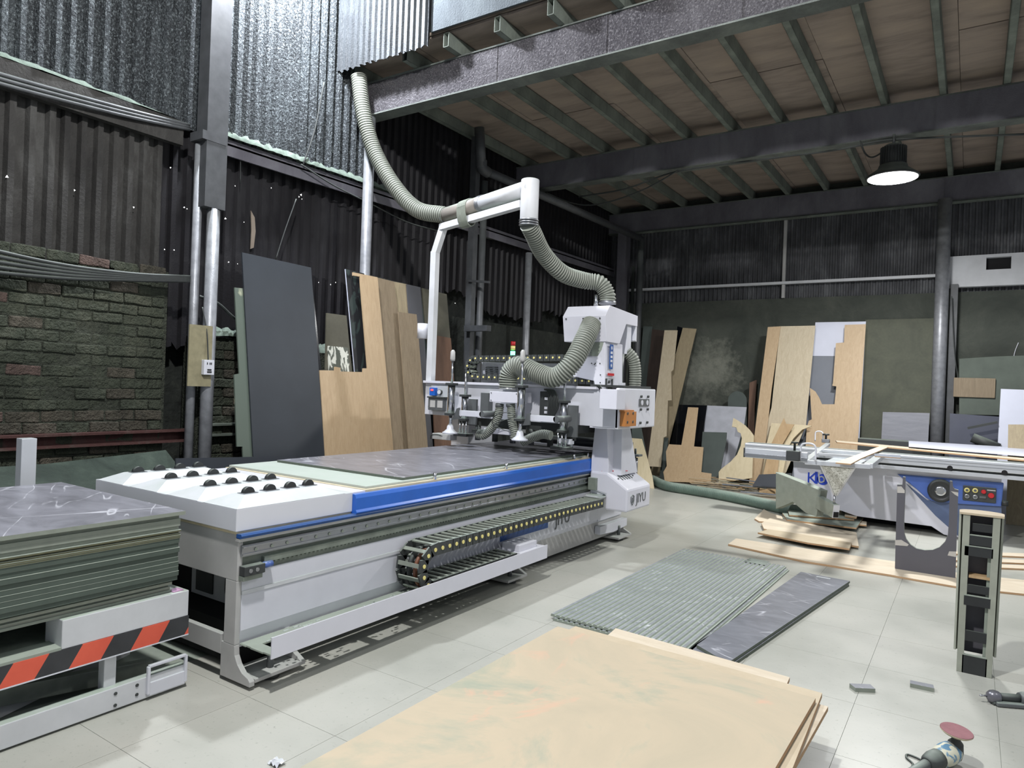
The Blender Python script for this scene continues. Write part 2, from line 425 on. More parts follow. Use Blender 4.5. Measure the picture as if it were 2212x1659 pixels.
# lower left: sheets above the bricks
yy = 1.0
for k, y1 in enumerate((1.75, 2.55, 3.42)):
    corr(wl, 'corrugated_sheet', yy, y1, 2.45, 3.78, -6.17+.006*(k % 2), 'x', .132, .045, 'sheet_rust'); yy = y1-.02
# section 2 lower, dark, between post 1 and the corner
yy = 3.4
for k, y1 in enumerate((4.25, 5.1, 5.95, 6.8, 7.7, 8.6, 9.5, 10.4, 11.3, 12.2, 12.9)):
    corr(wl, 'corrugated_sheet', yy, y1, (1.85 if y1 < 8 else 2.75+.25*math.sin(y1*3)), 3.92, -6.36+.006*(k % 2), 'x', .15, .035, 'sheet_dark', ragged=.05); yy = y1-.02
# upper
yy = .9
for k, y1 in enumerate((1.75, 2.6, 3.5, 4.35, 5.2, 6.05)):
    corr(wl, 'corrugated_sheet', yy, y1, 3.9, 7.6, -6.27+.008*(k % 2), 'x', .132, .062, 'sheet_fuzzy'); yy = y1-.02
for k, y1 in enumerate((6.9, 7.8, 8.7, 9.6, 10.5, 11.4, 12.3, 12.9)):
    corr(wl, 'corrugated_sheet', yy, y1, 3.9, 5.27, -6.28+.006*(k % 2), 'x', .13, .035, 'sheet_dark'); yy = y1-.02
# bricks
MB().box(-6.34, -6.125, .9, 3.5, .5, 2.5).go('mortar_bed', 'mortar', wl)
MB().box(-6.40, -6.155, 3.84, 4.42, .3, 1.95).go('mortar_bed', 'mortar', wl)
def brick_mesh(name, L, mat, seed):
    rnd = random.Random(seed); b = MB(); h = .080; d = .05; vs = []
    for x in (0, d):
        for z, ys in ((0, (0, L*.33, L*.66, L)), (h, (0, L*.33, L*.66, L))):
            for y in ys: vs.append((x+rnd.uniform(-.005, .006), y+rnd.uniform(-.006, .006), z+rnd.uniform(-.006, .006)))
    f = []
    for i in range(3): f += [(8+i, 9+i, 13+i, 12+i), (i, 4+i, 5+i, 1+i), (4+i, 12+i, 13+i, 5+i), (i, 1+i, 9+i, 8+i)]
    f += [(0, 8, 12, 4), (3, 7, 15, 11)]
    b.add(vs, f); o = b.go(name, mat, wl, loc=None); me = o.data
    for v in me.vertices: v.co += Vector(wl['wl'])
    m = o.modifiers.new('bevel', 'BEVEL'); m.width = .010; m.segments = 2
    return o
protos = [brick_mesh('brick', .235, 'brick_%s' % 'aabac'[i % 5], i) for i in range(5)]
halfs = [brick_mesh('brick', .112, 'brick_a', 20), brick_mesh('brick', .112, 'brick_b', 21)]
base = Vector(wl['wl']); used = set(); nb = 0
def put(o, x, y, z):
    global nb
    L = Vector((x, y, z))-base; rot = (random.uniform(-.03, .03), random.uniform(-.04, .04), random.uniform(-.03, .03))
    if o.name in used: dupl(o, wl, L, rot)
    else: used.add(o.name); o.location = L; o.rotation_euler = rot
    nb += 1
z = .52; r = 0
while z < 2.46:
    y = 1.15-(.12 if r % 2 else 0)
    while y < 3.46:
        if .94 < z+.04 < 1.1 or (z < 1.0): pass
        half = y+.235 > 3.56
        pr = random.random(); o = (halfs[r % 2] if half else (protos[4] if pr > .93 and z > 1.1 else protos[3] if pr > .75 else protos[random.choice((0, 1, 2))]))
        put(o, -6.168+random.uniform(-.006, .016), y, z); y += (.112 if half else .235)+.010
    z += .092; r += 1
z = .36; r = 0
while z < 1.85:
    y = 3.86
    for o in ((protos[0], protos[2]) if r % 2 else (halfs[0], protos[1], halfs[1])):
        put(o, -6.19+random.uniform(-.004, .02), y, z); y += (.112 if o in halfs else .235)+.014
    z += .092; r += 1
for bn in ('brick_a', 'brick_b', 'brick_c', 'mortar'):                  # soot and dust run on from brick to brick
    bt = M[bn].node_tree; tc_ = [n for n in bt.nodes if n.type == 'TEX_COORD'][0]; ge_ = bt.nodes.new('ShaderNodeNewGeometry')
    for lk in list(bt.links):
        if lk.from_node == tc_: bt.links.new(ge_.outputs['Position'], lk.to_socket)
    for n in bt.nodes:
        if n.type == 'TEX_NOISE' and n.inputs['Scale'].default_value < 15: n.inputs['Scale'].default_value = 3.2
# broken plaster and rubble under the dark sheets farther along
MB().box(-6.44, -6.38, 4.45, 13, .0, 1.75).go('plaster_band', 'plaster_side', wl)
MB().box(-6.42, -6.30, 7.6, 13, .0, 2.55).go('plaster_band', 'plaster_side', wl)
# girt + rusty channel
g = MB(); g.box(-6.22, -6.06, .9, 3.55, 3.80, 3.88); g.box(-6.12, -6.05, .9, 3.55, 3.66, 3.80)
struct(g.go('trim_1', 'sheet_rust'))
g = MB(); g.bar((-6.22, 3.85, 3.87), (-6.22, 13, 4.0), .1, .06); g.bar((-6.18, 3.85, 3.80), (-6.18, 13, 3.93), .02, .12)
struct(g.go('trim_2', 'steel_beam'))
g = MB(); g.box(-6.13, -6.03, .9, 3.72, .955, .975); g.box(-6.13, -6.03, .9, 3.72, 1.05, 1.07); g.box(-6.13, -6.11, .9, 3.72, .96, 1.06)
struct(g.go('trim_3', 'rust_channel'))
g = MB(); g.box(-6.16, -6.06, 3.86, 4.75, .99, 1.01); g.box(-6.16, -6.06, 3.86, 4.75, 1.09, 1.11); g.box(-6.16, -6.14, 3.86, 4.75, 1.0, 1.1)
struct(g.go('trim_4', 'dusty_green_panel'))
# holes where daylight shows
hb = MB()
for (x, y, s_) in ((15, 382, 5), (161, 411, 4), (289, 448, 4), (368, 362, 4), (398, 448, 4), (404, 451, 3), (355, 539, 3), (376, 540, 3), (467, 393, 4), (508, 402, 3), (586, 406, 3), (650, 421, 7), (646, 425, 4), (487, 472, 6), (494, 566, 4), (513, 570, 2), (688, 610, 3), (714, 615, 3), (725, 610, 3), (983, 655, 3), (527, 480, 2), (652, 430, 3)):
    X = -6.115 if x < 350 else (-6.318)
    c = PX(x, y, X); r_ = s_*.5*abs(X)/FPX*1.0
    a0 = random.random()*6
    hb.prism([c+np.array([0, math.cos(a0+k*2.1)*r_*random.uniform(.7, 1.3), math.sin(a0+k*2.1)*r_*random.uniform(.7, 1.3)]) for k in range(3)], (.002, 0, 0))
hb.go('daylight_hole', 'daylight', wl)['kind'] = 'stuff'

# ---- back wall
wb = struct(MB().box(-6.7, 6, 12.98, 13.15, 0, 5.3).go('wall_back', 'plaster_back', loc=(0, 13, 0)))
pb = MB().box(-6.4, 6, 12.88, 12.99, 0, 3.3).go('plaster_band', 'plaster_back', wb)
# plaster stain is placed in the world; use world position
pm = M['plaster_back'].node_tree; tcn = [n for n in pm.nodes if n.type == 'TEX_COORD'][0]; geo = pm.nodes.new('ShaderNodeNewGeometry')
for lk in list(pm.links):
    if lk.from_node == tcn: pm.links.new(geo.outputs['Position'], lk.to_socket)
yy = -6.4
for k in range(14):
    corr(wb, 'corrugated_sheet', yy, yy+.9, 3.28, 5.0, 12.93+.005*(k % 2), 'y', .085, .025, 'sheet_back', face=-1); yy += .88
g = MB(); g.box(-5.9, -.42, 12.78, 12.86, 3.54, 3.585); struct(g.go('trim_5', 'white_dusty'))
g = MB(); g.box(-5.9, 6, 12.70, 12.75, 4.66, 4.69); struct(g.go('trim_6', 'joist_steel'))
g = MB(); g.box(-2.86, -2.81, 12.82, 12.87, 3.3, 4.7); struct(g.go('trim_7', 'grey_paint'))
# ---- ceiling (mezzanine deck), joists, beams
ce = struct(MB().box(-6.5, 5, 5.62, 13.0, 5.30, 5.34).go('ceiling', 'ceiling_ply', loc=(0, 9, 5.3)))
pl0 = None
for i, x in enumerate([-6.44+1.245*k for k in range(9)]):
    for j, y in enumerate((5.63, 8.09, 10.55)):
        L = Vector((x, y, 5.262+.006*((i+j) % 2)))
        if pl0 is None:
            pl0 = MB().box(0, 1.24, 0, 2.45, 0, .022).go('plywood_panel', 'ceiling_ply', loc=(0, 0, 0)); pl0.parent = ce; pl0.location = L-Vector((0, 9, 5.3))
        else: dupl(pl0, ce, L-Vector((0, 9, 5.3)))
jt = MB()
for (a, b, c, d) in ((-.035, .035, 0, .004), (-.035, .035, .146, .15), (-.035, -.030, 0, .15), (.030, .035, 0, .15)): jt.box(a, b, 0, 7.35, c, d)
j0 = None
for k, x in enumerate((-6.1, -5.3, -4.7, -4.05, -3.43, -2.8, -2.18, -1.57, -.98, -.38, .22, .84, 1.46, 2.08)):
    if j0 is None: j0 = jt.go('joist', 'joist_steel', loc=(0, 0, 0)); j0.parent = ce; j0.location = (x, 5.60-9, 5.105-5.3)
    else: dupl(j0, ce, (x, 5.60-9+random.uniform(-.02, .01), 5.105-5.3))
def ibeam(y, name, webm):
    b = MB(); b.box(-6.45, 4.9, y-.1, y+.1, 4.70, 4.715, 1); b.box(-6.45, 4.9, y-.1, y+.1, 5.085, 5.10, 1); b.box(-6.45, 4.9, y-.085, y-.075, 4.715, 5.085)
    b.box(-6.45, 4.9, y+.075, y+.085, 4.715, 5.085)
    o = b.go(name, [webm, 'beam_flange'], ce)
    for x in (-4.2, -2.95, -1.7, -.45): MB().box(x, x+.008, y-.092, y-.085, 4.716, 5.084).go('stiffener', webm, ce)
ibeam(5.9, 'beam', 'beam_dusty'); ibeam(9.38, 'beam', 'steel_beam'); ibeam(12.82, 'beam', 'steel_beam')
fa = MB().box(-4.86, 5, 5.52, 5.545, 5.27, 6.6).go('fascia_panel', 'fascia_board', ce)
# hanging corrugated partition at the head of the hose
hp = struct(MB().box(-6.2, -4.9, 5.56, 5.58, 5.4, 7.4).go('wall_partition', 'sheet_dark', loc=(-5.5, 5.56, 5.2)))
for k, (a, b) in enumerate(((-6.22, -5.5), (-5.52, -4.86))):
    corr(hp, 'corrugated_sheet', a, b, 5.13-.01*k, 7.6, 5.47+.006*k, 'y', .085, .03, 'sheet_hang', ragged=.012)

# ============================================================ POSTS, PIPES, WALL FITTINGS
t = thing('steel_post', 'round steel post beside the brick wall with a wooden board fixed on', 'post', (-5.97, 3.72, 0), 'steel posts along the walls')
MB().cyl((-5.93, 3.80, 0), (-5.93, 3.80, 3.2), .058, 20).go('round_pipe', 'galvanised_post', t)
MB().tube([(-6.0, 3.68, 0), (-6.0, 3.68, 3.7)], .04, 12).go('side_pipe', 'galvanised_post', t)
MB().box(-6.03, -5.865, 3.665, 3.875, 3.12, 7.4).go('square_casing', 'dull_steel_post', t)
MB().box(-6.06, -5.86, 3.62, 3.86, 3.72, 3.80).go('bracket', 'dull_steel_post', t)
p = PX(410, 700, -5.86); q = PX(455, 835, -5.86)
bd = MB().box(-5.875, -5.86, p[1], q[1], q[2], p[2]).go('mounting_board', paint('dusty_chipboard', '#8b8468', .85, dust=.2, var=.2, scale=14)); tag(bd, 'narrow dusty chipboard panel fixed to the round post by the brick wall', 'board')
a = PX(440, 777, -5.83); c = PX(461, 810, -5.83)
sw = thing('switch_box', 'small white electrical switch box on the chipboard panel', 'switch', (-5.85, (a[1]+c[1])/2, c[2]))
MB().box(-5.862, -5.82, a[1], c[1], c[2], a[2]).go('housing', white, sw, .003)
ym = (a[1]+c[1])/2; zm = (a[2]+c[2])/2
k_ = MB()
for dy in (-.02, .006, .02): k_.box(-5.82, -5.817, ym+dy-.004, ym+dy+.004, zm+.025, zm+.045)
k_.box(-5.82, -5.817, ym-.02, ym+.025, zm-.05, zm-.035); k_.box(-5.82, -5.817, ym-.018, ym+.022, zm-.03, zm-.015)
k_.go('socket_slots', blacks, sw)
MB().tube(smooth_path([(-5.84, ym, a[2]), (-5.86, ym-.01, a[2]+.25), (-5.9, ym-.04, 2.2)]), .006, 6).go('cord', cablem, sw)
def post(lbl, x, y, r, z1, mat, z0=0, name='steel_post'):
    o = MB().cyl((x, y, z0), (x, y, z1), r, 20).go(name, mat); return tag(o, lbl, 'post', 'steel posts along the walls')
post('pale round steel post rising behind the leaning boards to the beam end', -6.03, 5.84, .062, 4.70, 'galvanised_post')
t = thing('steel_post', 'grey double steel post standing behind the router mast', 'post', (-6.0, 7.9, 0), 'steel posts along the walls')
a = PX(1000, 500, -5.95); b_ = PX(1030, 500, -5.95)
MB().box(-6.05, -5.95, 7.83, 7.93, 0, 5.1).go('square_tube', 'dull_steel_post', t)
MB().cyl((-5.93, 8.02, 0), (-5.93, 8.02, 4.5), .05, 16).go('round_pipe', 'dull_steel_post', t)
MB().box(-6.0, -5.6, 7.75, 7.85, 2.32, 2.4).go('shelf_bracket', 'dull_steel_post', t)
MB().bar((-5.62, 7.8, 2.4), (-5.62, 7.8, 3.0), .03, .03).go('bracket_upright', 'dull_steel_post', t)
MB().bar((-5.62, 7.8, 3.0), (-5.98, 7.8, 3.04), .03, .03).go('bracket_arm', 'dull_steel_post', t)
p = PX(1137, 700, -5.95); post('thin mottled round post against the dark left wall behind the signal light', -5.95, p[1], .055, 3.7, 'galvanised_post')
# corner cluster
t = thing('steel_post', 'dark square column in the far left corner', 'post', (-5.75, 12.6, 0), 'steel posts along the walls')
MB().box(-5.92, -5.74, 12.5, 12.7, 0, 4.7).go('square_tube', 'steel_beam', t)
MB().cyl((-5.62, 12.62, 0), (-5.62, 12.62, 4.0), .03, 10).go('conduit', cablem, t)
p = PY(2032, 700, 12.55); post('thick pale round post before the back wall beside the white panel', p[0], 12.55, .095, 4.70, 'galvanised_post')
p2 = PY(2055, 800, 12.7)
o = MB().box(p2[0]-.05, p2[0]+.05, 12.68, 12.74, 0, 3.4).go('steel_strip', 'dull_steel_post'); tag(o, 'dark flat steel strip standing right of the thick back post', 'strip')
# diagonal duct along left wall
a = PX(1035, 285, -5.85); b_ = PX(1040, 362, -5.85); c = PY(1385, 516, 12.45); d = (c[0], c[1], 0.0)
t = thing('duct_pipe', 'long dull grey pipe running along the left wall under the deck and down the corner', 'pipe', d)
MB().tube([a+np.array([0, 0, .06]), b_], .07, 14).go('drop', 'dull_steel_post', t)
MB().tube(smooth_path([b_+np.array([0, -.0, .1]), b_+np.array([0, .02, 0]), b_+np.array([.0, .16, -.03])]), .076, 14).go('elbow', 'dull_steel_post', t)
MB().tube([b_+np.array([0, .1, -.02]), c], .062, 14).go('run', 'dull_steel_post', t)
MB().tube([c+np.array([0, 0, .06]), d], .062, 14).go('downpipe', 'dull_steel_post', t)
# cables
def cable(pts, r, lbl, name='cable', mat=cablem, group=None, cat='cable'):
    return tag(MB().tube(smooth_path(pts), r, 6).go(name, mat), lbl, cat, group)
for k in range(5):
    dz = -.035*k; cable([(-6.02, .95, 2.56+dz), (-6.0, 1.8, 2.47+dz-.01*k), (-6.0, 2.5, 2.41+dz*.8), (-6.0, 3.1, 2.42+dz*.4), (-5.98, 3.62, 2.47-.01*k)], .016, '%s of the five thick black cables sagging across the brick wall' % ('topmost', 'second from the top', 'middle', 'fourth from the top', 'lowest')[k], 'wall_cable', cablem, 'cables across the brick wall')
cable([PX(x, y, -6.08) for x, y in ((430, 640), (470, 655), (510, 690), (560, 720))], .014, 'dusty cable running from the round post behind the narrow green board', 'wall_cable')
cable([PX(x, y, -6.12) for x, y in ((468, 0), (474, 120), (482, 220), (500, 285), (515, 305))], .006, 'thin pale cord hanging down the lit corrugated wall', 'cord')
cable([PX(x, y, -6.1) for x, y in ((700, 178), (680, 280), (655, 355))], .010, 'pale diagonal cord from hanging sheet down to the dusty girt', 'cord')
cable([PX(x, y, -6.1) for x, y in ((640, 430), (615, 500), (596, 560))], .007, 'thin line reaching down to the top of the tall black board', 'cord')
cable([PX(x, y, -6.1) for x, y in ((650, 355), (720, 400), (800, 440), (880, 480), (950, 500))], .008, 'loose thin cable drooping along the dark sheets behind the second post', 'cord')
cable([PX(520, 315, -6.2), PX(519, 395, -6.2)], .004, 'short thread hanging from the dusty girt', 'cord')
cable([PY(x, y, 9.2) for x, y in ((1180, 417), (1230, 437), (1275, 443), (1330, 432), (1400, 405), (1465, 368))], .010, 'slack cable looping under the middle beam', 'cord')
cable([PY(x, y, 9.24) for x, y in ((1250, 425), (1350, 408), (1465, 370), (1640, 345), (1800, 325), (1900, 305), (2000, 298), (2212, 290))], .012, 'long cable strung beneath the middle beam to the lamp', 'cord')
cable([PY(x, y, 12.66) for x, y in ((1180, 450), (1230, 490), (1290, 518), (1335, 523))], .008, 'thin cable sagging in the dark far corner', 'cord')
cable([PX(x, y, -6.2) for x, y in ((1040, 508), (1055, 515), (1072, 516), (1085, 510))], .010, 'pale crescent of loose wire on the dark left wall', 'wire')
cable([PY(x, y, 12.6) for x, y in ((2056, 640), (2062, 760), (2078, 880), (2086, 915), (2098, 942))], .007, 'thin cord hanging right of the thick back post', 'cord')
cable([PY(x, y, 12.868) for x, y in ((2200, 740), (2191, 765), (2188, 800), (2186, 828))], .006, 'pale cord with a plug hanging above the white back panel', 'cord', white)
for k in range(3):
    cable([(-6.04, .95, 3.74-.03*k), (-6.02, 1.9, 3.73-.035*k), (-6.02, 2.9, 3.79-.03*k), (-6.04, 3.6, 3.86-.02*k)], .016, '%s of the three dark cables drooping along the girt above the bricks' % ('topmost', 'middle', 'lowest')[k], 'wall_cable', postd, 'cables along the girt')
fl_p = [PX(x, y, -6.29) for x, y in ((541, 455), (549, 470), (551, 500), (547, 535), (540, 538), (542, 500))]
tag(MB().prism(fl_p, (.01, 0, 0)).go('rust_lit_patch', paint('rust_lit_tan', '#75675a', .8)), 'narrow tan patch of rust and orange light on the dark sheets above the black board', 'patch')  # rust streak, with the orange light on it put into the tan
# dust piles
def heap(pts, w_, h_, lbl, mat=fuzz, name='dust_pile'):
    b = MB(); P = smooth_path(pts, 14); n = 7; vs = []
    for i, p in enumerate(P):
        e = min(1, i/4, (len(P)-1-i)/4)
        for j in range(n):
            a = math.pi*j/(n-1); vs.append((p[0]+math.cos(a)*w_*random.uniform(.75, 1.1), p[1], p[2]+math.sin(a)*h_*e*random.uniform(.35, 1.3)))
    m = len(P); b.add(vs, [(i*n+j, i*n+j+1, (i+1)*n+j+1, (i+1)*n+j) for i in range(m-1) for j in range(n-1)], True)
    o = b.go(name, mat); tag(o, lbl, 'dust'); o['kind'] = 'stuff'; return o
heap([(-6.17, 3.86, 3.905), (-6.17, 4.6, 3.915), (-6.17, 5.2, 3.925), (-6.17, 5.8, 3.93), (-6.17, 6.6, 3.94)], .075, .075, 'green dust heaped along the girt right of the first post')
heap([(-6.13, 1.0, 3.885), (-6.13, 2.0, 3.885), (-6.13, 3.5, 3.885)], .08, .05, 'green dust heaped on the girt above the brick wall')
heap([(-6.2, 3.9, 1.95), (-6.2, 4.2, 1.97), (-6.2, 4.6, 1.93), (-6.2, 4.9, 1.9)], .12, .08, 'green dust on top of the broken brick pier')
heap([(-6.2, 5.1, 1.86), (-6.2, 5.4, 1.87), (-6.2, 5.75, 1.86)], .12, .09, 'green dust on the ledge between black board and boards')
MB()
o = MB().box(-6.3, -6.1, 5.0, 5.8, 1.4, 1.87).go('masonry_ledge', 'mortar', wl)
# dark cloth bench left
b = MB(); A_ = [PX(-60, 1060, -5.4), PX(370, 1060, -5.4), PX(380, 1000, -5.75), PX(358, 972, -5.85), PX(230, 990, -5.9), PX(100, 1002, -5.9), PX(-60, 1012, -5.9)]
b.add(A_+[(-5.4, A_[1][1], 0), (-5.4, A_[0][1], 0)], [(0, 1, 2, 3, 4, 5, 6), (0, 8, 7, 1)])
o = b.go('tarpaulin', 'cloth_dark_green'); o.modifiers.new('t', 'SOLIDIFY').thickness = .01
tag(o, 'dusty dark green tarpaulin at the foot of the brick wall', 'tarpaulin')
b = MB(); b.box(-5.05, -4.97, *sorted((PX(43, 947, -5.0)[1], PX(76, 947, -5.0)[1])), 0, 1.14)
t = b.go('square_post', alum, None, .003); tag(t, 'shiny square aluminium post standing behind the laminate stack', 'post')

# ---- lamp in view
L0 = PY(1928, 385, 9.2); lx, ly, lz = L0
t = thing('high_bay_lamp', 'round black high-bay lamp hanging lit under the middle beam', 'lamp', (lx, ly, lz))
MB().lathe((lx, ly, lz), [(.275, 0), (.285, .012), (.27, .03), (.16, .11), (.15, .15)], 32).go('reflector', blackd, t)
MB().lathe((lx, ly, lz-.004), [(.262, 0), (.262, .01)], 32).go('diffuser', 'lamp_glow', t)
b = MB().lathe((lx, ly, lz+.15), [(.125, 0), (.125, .20), (.09, .24)], 24)
for k in range(28):
    a = 2*math.pi*k/28; b.bar((lx+.125*math.cos(a), ly+.125*math.sin(a), lz+.17), (lx+.125*math.cos(a), ly+.125*math.sin(a), lz+.36), .03, .006, (math.sin(a), -math.cos(a), 0))
b.go('heat_sink', blackd, t)
MB().lathe((lx, ly, lz+.125), [(.13, 0), (.13, .022)], 24).go('trim_ring', 'lamp_glow', t)
MB().tube([(lx, ly, lz+.38), (lx, ly, 4.70)], .015, 8).go('hook', blackd, t)
MB().tube(smooth_path([(lx-.10, ly, lz+.33), (lx-.22, ly, lz+.28), (lx-.3, ly, lz+.34), (lx-.36, ly+.02, 4.69)]), .010, 6).go('cord', cablem, t)
S.objects['lamp_light.001'].location = (lx, ly, lz-.012)

exec_after = []
# ============================================================ ROUTER
R = thing('cnc_router', 'large white CNC router with blue side panel and gantry', 'machine', (-3.85, 4.55, 0))
X0, X1 = -4.57, -3.12
def pt(mb, name, mat, bevel=0, par=None): return mb.go(name, mat, par or R, bevel)
b = MB()                                        # frame: end plate with openings, side, feet
e0, e1 = 2.205, 2.235
b.box(X0, X1, e0, e1, .53, .772); b.box(-3.215, X1, e0, e1, .2005, .53); b.box(X0, -3.2355, e0, e1, .13, .235); b.box(-4.0, -3.635, e0, e1, .235, .53) if False else None
b.box(X0, -4.45, e0, e1, .2355, .5295)
# curved foot flare of the end plate
fl_ = [(-3.235, .13), (X1, .13), (X1-.0, .12)]
prof = [(X1, .20), (-3.115, .15), (-3.09, .11), (-3.05, .075), (-3.0, .06), (-2.985, .045), (-2.985, .02), (-3.235, .02), (-3.235, .20)]
b.prism([(x, e0, z_) for x, z_ in prof], (0, .03, 0))
pt(b, 'end_plate', greyp, .003)
b = MB(); b.box(X0+.04, X1-.02, e1, 6.95, .60, .78); b.box(X0, X0+.03, e1, 6.95, .18, .78)
pt(b, 'bed_frame', greyp)
pt(MB().box(-3.99, -3.17, 2.5, 2.52, .24, .6), 'inner_plate', whited)
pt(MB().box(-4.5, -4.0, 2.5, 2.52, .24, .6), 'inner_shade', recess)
pt(MB().box(-4.5, -3.24, 2.33, 6.8, .02, .235), 'under_bed_shade', recess)  # near-black box put in for the shade under the bed
b = MB().box(-3.93, -3.76, 2.49, 2.499, .27, .43); pt(b, 'vent_grille', blackd)
pt(MB().box(-4.0, -3.87, 2.47, 2.499, .47, .54), 'socket_box', white, .004)
pt(MB().tube(smooth_path([(-3.52, 2.46, .52), (-3.56, 2.45, .44), (-3.55, 2.44, .33), (-3.51, 2.44, .37), (-3.53, 2.45, .46)]), .006, 6), 'wire_loop', cablem)
b = MB()                                        # side wall, outward panel with bent lower edge
b.prism([(X1-.03, e1, .566), (X1+.0, e1, .566), (X1+.005, e1, .27), (X1-.02, e1, .175), (X1-.05, e1, .175)], (0, 4.7, 0))
pt(b, 'side_panel', white, .002)
pt(MB().box(X1-.03, X1-.005, 5.2, 6.93, .06, .30), 'side_skirt', greyp, .003)
pt(MB().box(X1-.028, X1+.006, e1, 6.93, .455, .475), 'panel_ledge', whited)
pt(MB().box(X1-.05, X1-.012, 2.215, 6.93, .52, .775), 'rail_recess', greenm)
b = MB(); b.box(X1-.014, X1+.016, 2.22, 6.9, .655, .715); b.box(X1+.016, X1+.024, 2.22, 6.9, .662, .672); b.box(X1+.016, X1+.024, 2.22, 6.9, .70, .71)
rl = pt(b, 'linear_rail', steel, .002)
bolt = None
for k in range(46):
    y = 2.3+k*.1
    if bolt is None:
        bolt = MB().cyl((X1+.016, 0, .685), (X1+.021, 0, .685), .009, 8).go('rail_bolt', greenm, rl); off = bolt.location.copy(); bolt.location = (0, y, 0)
    else: dupl(bolt, rl, (0, y, 0))
b = MB(); b.box(X1-.014, X1+.012, 2.36, 6.9, .602, .632, 0)
for k in range(150): b.box(X1-.01, X1+.010, 2.37+k*.03, 2.384+k*.03, .594, .603)
pt(b, 'gear_rack', greenm)
pt(MB().box(X1-.02, X1+.018, 2.2, 6.93, .735, .757), 'side_strip', greyp, .002)
b = MB().prism([(X1-.01, 2.2, .775), (X1+.028, 2.2, .778), (X1+.034, 2.2, .768), (X1+.02, 2.2, .752), (X1-.01, 2.2, .752)], (0, 4.72, 0))
pt(b, 'blue_lip', blued)
b = MB().prism([(X1-.01, 2.99, .895), (X1+.02, 2.99, .893), (X1+.03, 2.99, .87), (X1+.03, 2.99, .80), (X1+.04, 2.99, .785), (X1+.035, 2.99, .776), (X1-.01, 2.99, .776)], (0, 3.93, 0))
pt(b, 'blue_side_panel', blue, .002)
b = MB()                                        # limit stop at the near corner
b.box(X1+.0, X1+.05, 2.215, 2.34, .56, .61); s_ = pt(b, 'stop_block', blackd, .004)
for y in (2.25, 2.29): MB().cyl((X1+.05, y, .585), (X1+.053, y, .585), .011, 12).go('bolt', steel, s_)
lab(MB().cyl((X1+.022, 2.34, .592), (X1+.022, 2.40, .592), .017, 14).go('bumper', blues, s_), 'blue rubber bumper')
pt(MB().box(X1, X1+.04, 2.215, 2.33, .535, .558), 'stop_bracket', greenm)
# end cover with roller ridges
b = MB(); b.box(X0, X1, 2.19, 2.99, .787, .905); pt(b, 'end_cover', ridgem, .004)
pt(MB().box(X0+.01, X1-.01, 2.2, 2.99, .772, .787), 'cover_seam', 'edge_wood')
pt(MB().box(X0+.005, X1-.005, 2.99, 3.10, .78, .904), 'apron_plate', whitec, .002)
rx = (-4.395, -4.02, -3.62, -3.27)
ridge = None
def ridge_mesh(cx):
    b = MB(); bw, tw = .15, .055; y0, y1, y2, y3 = 2.19, 2.30, 2.80, 2.93; z0, z1 = .905, .952
    vs = [(cx-bw, y0, z0), (cx+bw, y0, z0), (cx+bw, y3, z0), (cx-bw, y3, z0), (cx-tw, y1, z1), (cx+tw, y1, z1), (cx+tw, y2, z1), (cx-tw, y2, z1)]
    b.add(vs, [(0, 1, 5, 4), (1, 2, 6, 5), (2, 3, 7, 6), (3, 0, 4, 7), (4, 5, 6, 7)]); return b
wheel = None
for cx in rx:
    rd = pt(ridge_mesh(cx), 'roller_ridge', ridgem)
    for y in (2.36, 2.50, 2.64, 2.77):
        bb = MB(); bb.box(cx-.03, cx+.03, y-.045, y+.045, .952, .956, 1)
        bb.cyl((cx-.013, y, .953), (cx+.013, y, .953), .035, 24)
        bb.go('roller', [blacks, steel], rd)
# spoilboard & bed
b = MB(); b.box(X0+.0, X1+.0, 3.10, 6.95, .87, .908, 0); pt(b, 'bed_top', 'edge_wood')
pt(MB().box(X0+.0, X1-.03, 3.13, 6.93, .909, .922), 'spoilboard', 'spoilboard_mat')
for (x, y) in ((939, 1035), (1093, 1015), (1240, 992), (1270, 988)):
    q = PX(x, y, X1-.012); pt(MB().cyl((X1-.012, q[1], .905), (X1-.012, q[1], .955), .012, 12), 'locating_pin', chrome)
# tray with slots
b = MB(); b.box(X1, -3.07, 2.235, 4.9, .196, .202); b.box(-2.97, -2.852, 2.235, 4.9, .196, .202) if False else None
y = 2.235
b.box(X1+.0, -3.03, 2.24, 4.9, .196, .204); b.box(-2.93, -2.855, 2.24, 4.9, .196, .204)
while y < 4.85: b.box(-3.03, -2.93, y, y+.07, .196, .204); y += .37
pt(b, 'tray_floor', 'mdf_line'); 
b = MB(); b.box(-2.856, -2.848, 2.225, 4.9, .19, .298); pt(b, 'tray_lip', whitec, .001)
b = MB(); b.box(-3.08, -2.85, 4.5, 4.86, .20, .30); b.box(-3.04, -2.88, 4.52, 4.78, .30, .352); pt(b, 'tray_end_block', whitec, .004)
b = MB()
for k in range(90):
    y = 2.3+random.random()*1.15; x = random.uniform(-3.1, -2.87); b.box(x, x+.012, y, y+random.uniform(.01, .04), .204, .207)
o = pt(b, 'swarf', whited); o['kind'] = 'stuff'
